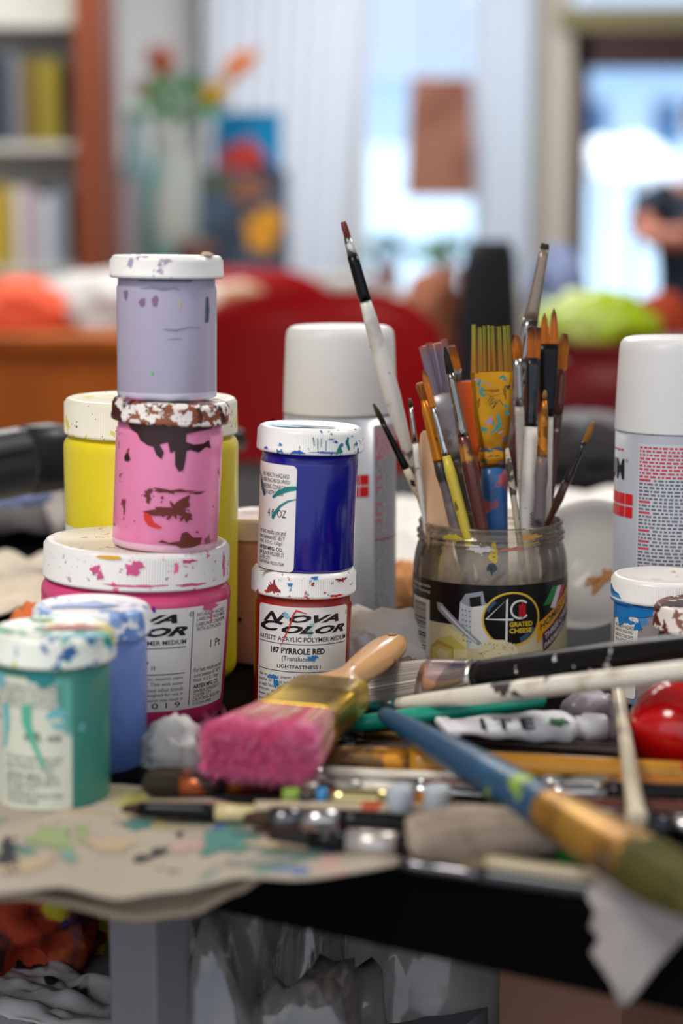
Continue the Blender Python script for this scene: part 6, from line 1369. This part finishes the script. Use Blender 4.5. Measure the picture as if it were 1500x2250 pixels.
# ------------------------------------------------------------------ paint stained paper hanging over the front
def over(label, back, front, mat, h0, seed, name='stained_paper', thick=.0012, droop=0, wav=.003):
    mb = MB(); rows = []; nb = 60; nr = 30
    def at_(pts, s):
        k_ = s * (len(pts) - 1); i = min(int(k_), len(pts) - 2); f_ = k_ - i; f2 = f_ * f_ * (3 - 2 * f_) * .5 + f_ * .5
        return tuple(a + (b - a) * (f2 if j == 1 else f_) for j, (a, b) in enumerate(zip(pts[i], pts[i + 1])))
    for i in range(nb + 1):
        s = i / nb; b_p = at_(back, s); f_p = at_(front, s); a = T(b_p[0], b_p[1], h0); hf = h0 + (f_p[2] if len(f_p) > 2 else 0); b = T(f_p[0], f_p[1], hf); row = []
        for j in range(nr + 1):
            w_ = j / nr; p_ = a.lerp(b, w_); edge = (p_ - E0).dot(EN)
            n_ = noise.noise(Vector((p_.x * 22, p_.y * 22, seed))) * wav
            if edge > -.002: n_ = abs(n_) * .45
            row.append((p_.x, p_.y, p_.z + n_))
        rows.append(row)
    mb.loft(rows, 0, True, False, False, closed=False); o = mb.build(name, mat); solid(o, thick, 0); return tag(o, label, 'paper')
stp = M('paper_stained', '#a89d8d', .8, spots=(('#5f7f74', 22, .60, 4, .06), ('#a39a52', 16, .63, 3, .1), ('#c98f84', 20, .66, 4, .08), ('#2f3238', 45, .72, 5, .03), ('#4a6a9a', 30, .72, 3, .05), ('#a2988c', 8, .5, 4, .3)))
sheet_ = None
stp2 = M('paper_stained_back', '#a89880', .8, spots=(('#8a7a64', 10, .5, 4, .3),))
over('paint-stained paper sheet hanging over the front left edge of the table, uppermost sheet', [(-140, 1700), (60, 1700), (240, 1725), (400, 1740), (560, 1780), (760, 1830), (960, 1862)],
     [(-140, 1985, -.012), (40, 1960, -.004), (130, 1950, -.002), (260, 1978, -.008), (390, 1955, -.006), (520, 1932, -.004), (640, 1935, -.003), (780, 1918, -.001), (985, 1884, .001)], stp, .0035, 3)
sheet_ = [o for o in COL.objects if o.name == 'stained_paper'][0]
from mathutils.bvhtree import BVHTree
bv = BVHTree.FromPolygons([v.co.copy() for v in sheet_.data.vertices], [tuple(p_.vertices) for p_ in sheet_.data.polygons])
F = Flat(); cl_ = []
for (x_, y_, a_, b_, c_, sd) in ((115, 1845, 42, 26, 0, 1), (150, 1885, 18, 14, 1, 2), (180, 1835, 10, 22, 0, 3), (495, 1848, 50, 24, 2, 4), (305, 1812, 34, 7, 2, 5), (365, 1797, 24, 7, 3, 6), (410, 1848, 36, 15, 4, 7), (425, 1806, 26, 5, 2, 8), (348, 1858, 16, 8, 5, 9), (312, 1872, 20, 7, 5, 10), (395, 1830, 6, 7, 5, 13), (730, 1872, 17, 9, 6, 11), (240, 1850, 46, 16, 7, 12), (620, 1860, 60, 12, 7, 14), (18, 1880, 22, 34, 5, 15), (560, 1890, 60, 10, 8, 16), (60, 1900, 60, 16, 7, 17)):
    F.blob(x_, y_, a_, b_, c_, 0, 30, .5, sd)
def onsheet(x_, y_, hh):
    p_ = T(x_, y_, .002); h_ = bv.ray_cast(Vector((p_.x, p_.y, TZ + .1)), Vector((0, 0, -1)))
    return (p_.x, p_.y, (h_[0].z if h_[0] is not None else p_.z) + .0012)
F.build('paint_stain', [M('stain_green', '#8f9c70', .7), M('stain_seagreen', '#6f9a90', .7), M('stain_teal', '#4f8078', .7), M('stain_pink', '#b98f84', .7), M('stain_mauve', '#b0968e', .7), M('stain_charcoal', '#2c2e33', .7), M('stain_blue', '#4a68b0', .7), M('stain_cream', '#b3a084', .8), M('stain_grey', '#968e86', .8)], sheet_, f=onsheet, step=8)
over('second thicker paper sheet under the stained one, drooping at the front left', [(-140, 1760), (100, 1780), (300, 1800), (480, 1830), (560, 1850)],
     [(-140, 2010, -.022), (60, 1975, -.016), (140, 1985, -.016), (300, 2020, -.024), (420, 2015, -.024), (520, 1962, -.012), (580, 1925, -.004)], stp2, .0015, 9, thick=.003)
# torn grey cloth over the right end
bm_pts = [(1292, 1968), (1345, 1962), (1420, 1968), (1520, 1972), (1620, 1985)]
mb = MB(); rows = []
left = [(1290, 1975), (1312, 1998), (1296, 2035), (1318, 2062), (1298, 2092), (1322, 2128), (1345, 2160), (1368, 2205)]
right = [(1620, 1990), (1560, 2030), (1530, 2040), (1500, 2060), (1470, 2095), (1440, 2130), (1405, 2175), (1376, 2208)]
rows.append([(T(1310 + i * 26, 1925 + i * 4, .012) + Vector((0, .03, 0))) for i in range(13)])
for k_, (a, b) in enumerate(zip(left, right)):
    row = []
    for i in range(13):
        s = i / 12; x_ = a[0] + (b[0] - a[0]) * s; y_ = a[1] + (b[1] - a[1]) * s
        # vertical plane 6 mm in front of the table edge
        d = ray(x_, y_); O = Vector((0, 0, CH)); den = d.dot(EN); kk = ((E0 - EN * .006) - Vector((0, 0, 0))).dot(EN) / den
        p_ = Vector((d.x * kk, d.y * kk, TZ + CH + d.z * kk)); n_ = noise.noise(Vector((s * 4, k_ * .5, 3))) * .004; row.append(p_ - EN * abs(n_))
    rows.append(row)
mb.loft(rows, 0, True, False, False, closed=False)
o = mb.build('torn_cloth', M('cloth_grey', '#a39c98', .9, spots=(('#8a8486', 14, .5, 4, .3),))); solid(o, .0015); tag(o, 'torn grey cloth hanging in a point over the front right edge of the table', 'cloth')

# ------------------------------------------------------------------ below the table
zs = TZ - .185
def low(Y): return P(750, 2100, Y)
heap('paint_rag', 'orange-red paint rag on the lower shelf at left', 'rag', P(60, 2080, 1.2).x, 1.20, zs, .045, .06, .05, M('rag_orange', '#a8381c', .8, spots=(('#3a1418', 30, .42, 4, .1), ('#c86a1c', 24, .5, 3, .1), ('#1f2a5a', 18, .58, 3, .05), ('#b8a81c', 20, .62, 3, .05))), 3, .6, 2.6, 'paint rags on the lower shelf')
heap('paint_rag', 'yellow and brown paint rag on the lower shelf beside the grey leg', 'rag', P(200, 2060, 1.22).x, 1.235, zs, .035, .05, .05, M('rag_yellow', '#a8981c', .8, spots=(('#5a4030', 26, .55, 4, .1),)), 6, .6, 2.6, 'paint rags on the lower shelf')
heap('paint_rag', 'dark blue paint rag at the back of the lower shelf', 'rag', P(110, 2020, 1.3).x, 1.36, zs, .05, .05, .07, M('rag_blue', '#1c2450', .8, spots=(('#2c2c30', 20, .5, 3, .1),)), 8, .6, 2.6, 'paint rags on the lower shelf')
heap('paint_rag', 'brown rag with yellow side on the lower shelf right of the grey leg', 'rag', P(400, 2070, 1.17).x, 1.17, zs, .03, .05, .05, M('rag_brown', '#6a4030', .8, spots=(('#b0a820', 14, .58, 3, .05), ('#1f2f38', 30, .6, 3, .05))), 11, .6, 2.6, 'paint rags on the lower shelf')
crumple('printed_paper', 'white paper with black blotches on the front of the lower shelf', 'paper', (P(90, 2140, 1.08).x, 1.105, zs + .001), .17, .07, -31, M('paper_blotched', '#b8b4b4', .8, spots=(('#1a1a1c', 22, .63, 2, .02),)), .012, 5)
bag = film('clear_plastic', '#efefef', .35, '#f0ece8', .10, 14, 2.2)
heap('plastic_bag', 'crumpled clear plastic bag below the table, left of the middle', 'bag', P(540, 2200, 1.0).x, 1.02, TZ - .40, .085, .10, .24, bag, 13, .5, 2.4, 'plastic bags under the table', 5)
heap('plastic_bag', 'larger milky plastic bag below the table, right of the middle', 'bag', P(900, 2200, 1.15).x, 1.16, TZ - .46, .115, .10, .30, film('milky_plastic', '#e8e4e0', .7, '#f0e8e0', .12, 12, 1.6), 17, .35, 2.0, 'plastic bags under the table', 5)
p = P(1280, 2200, .98)
t = thing('cardboard_box', 'brown cardboard box under the right end of the table', 'box', Matrix.Translation((p.x + .035, 1.1, 0)) @ Matrix.Rotation(R(-31), 4, 'Z') @ Matrix.Diagonal((.42, 1, 1, 1))); kb = M('cardboard', '#8a6450', .8)
for nm, a, b in (('wall', (-.09, -.08, 0), (.09, -.076, p.z + .03)), ('wall', (-.09, .076, 0), (.09, .08, p.z + .03)), ('wall', (-.09, -.076, 0), (-.086, .076, p.z + .03)), ('wall', (.086, -.076, 0), (.09, .076, p.z + .03)), ('box_bottom', (-.086, -.076, 0), (.086, .076, .004))):
    mb = MB(); mb.box(a, b); mb.build(nm, kb, t)
mb = MB(); mb.box((-.09, -.09, p.z + .026), (.09, -.078, p.z + .030)); mb.build('flap', kb, t)
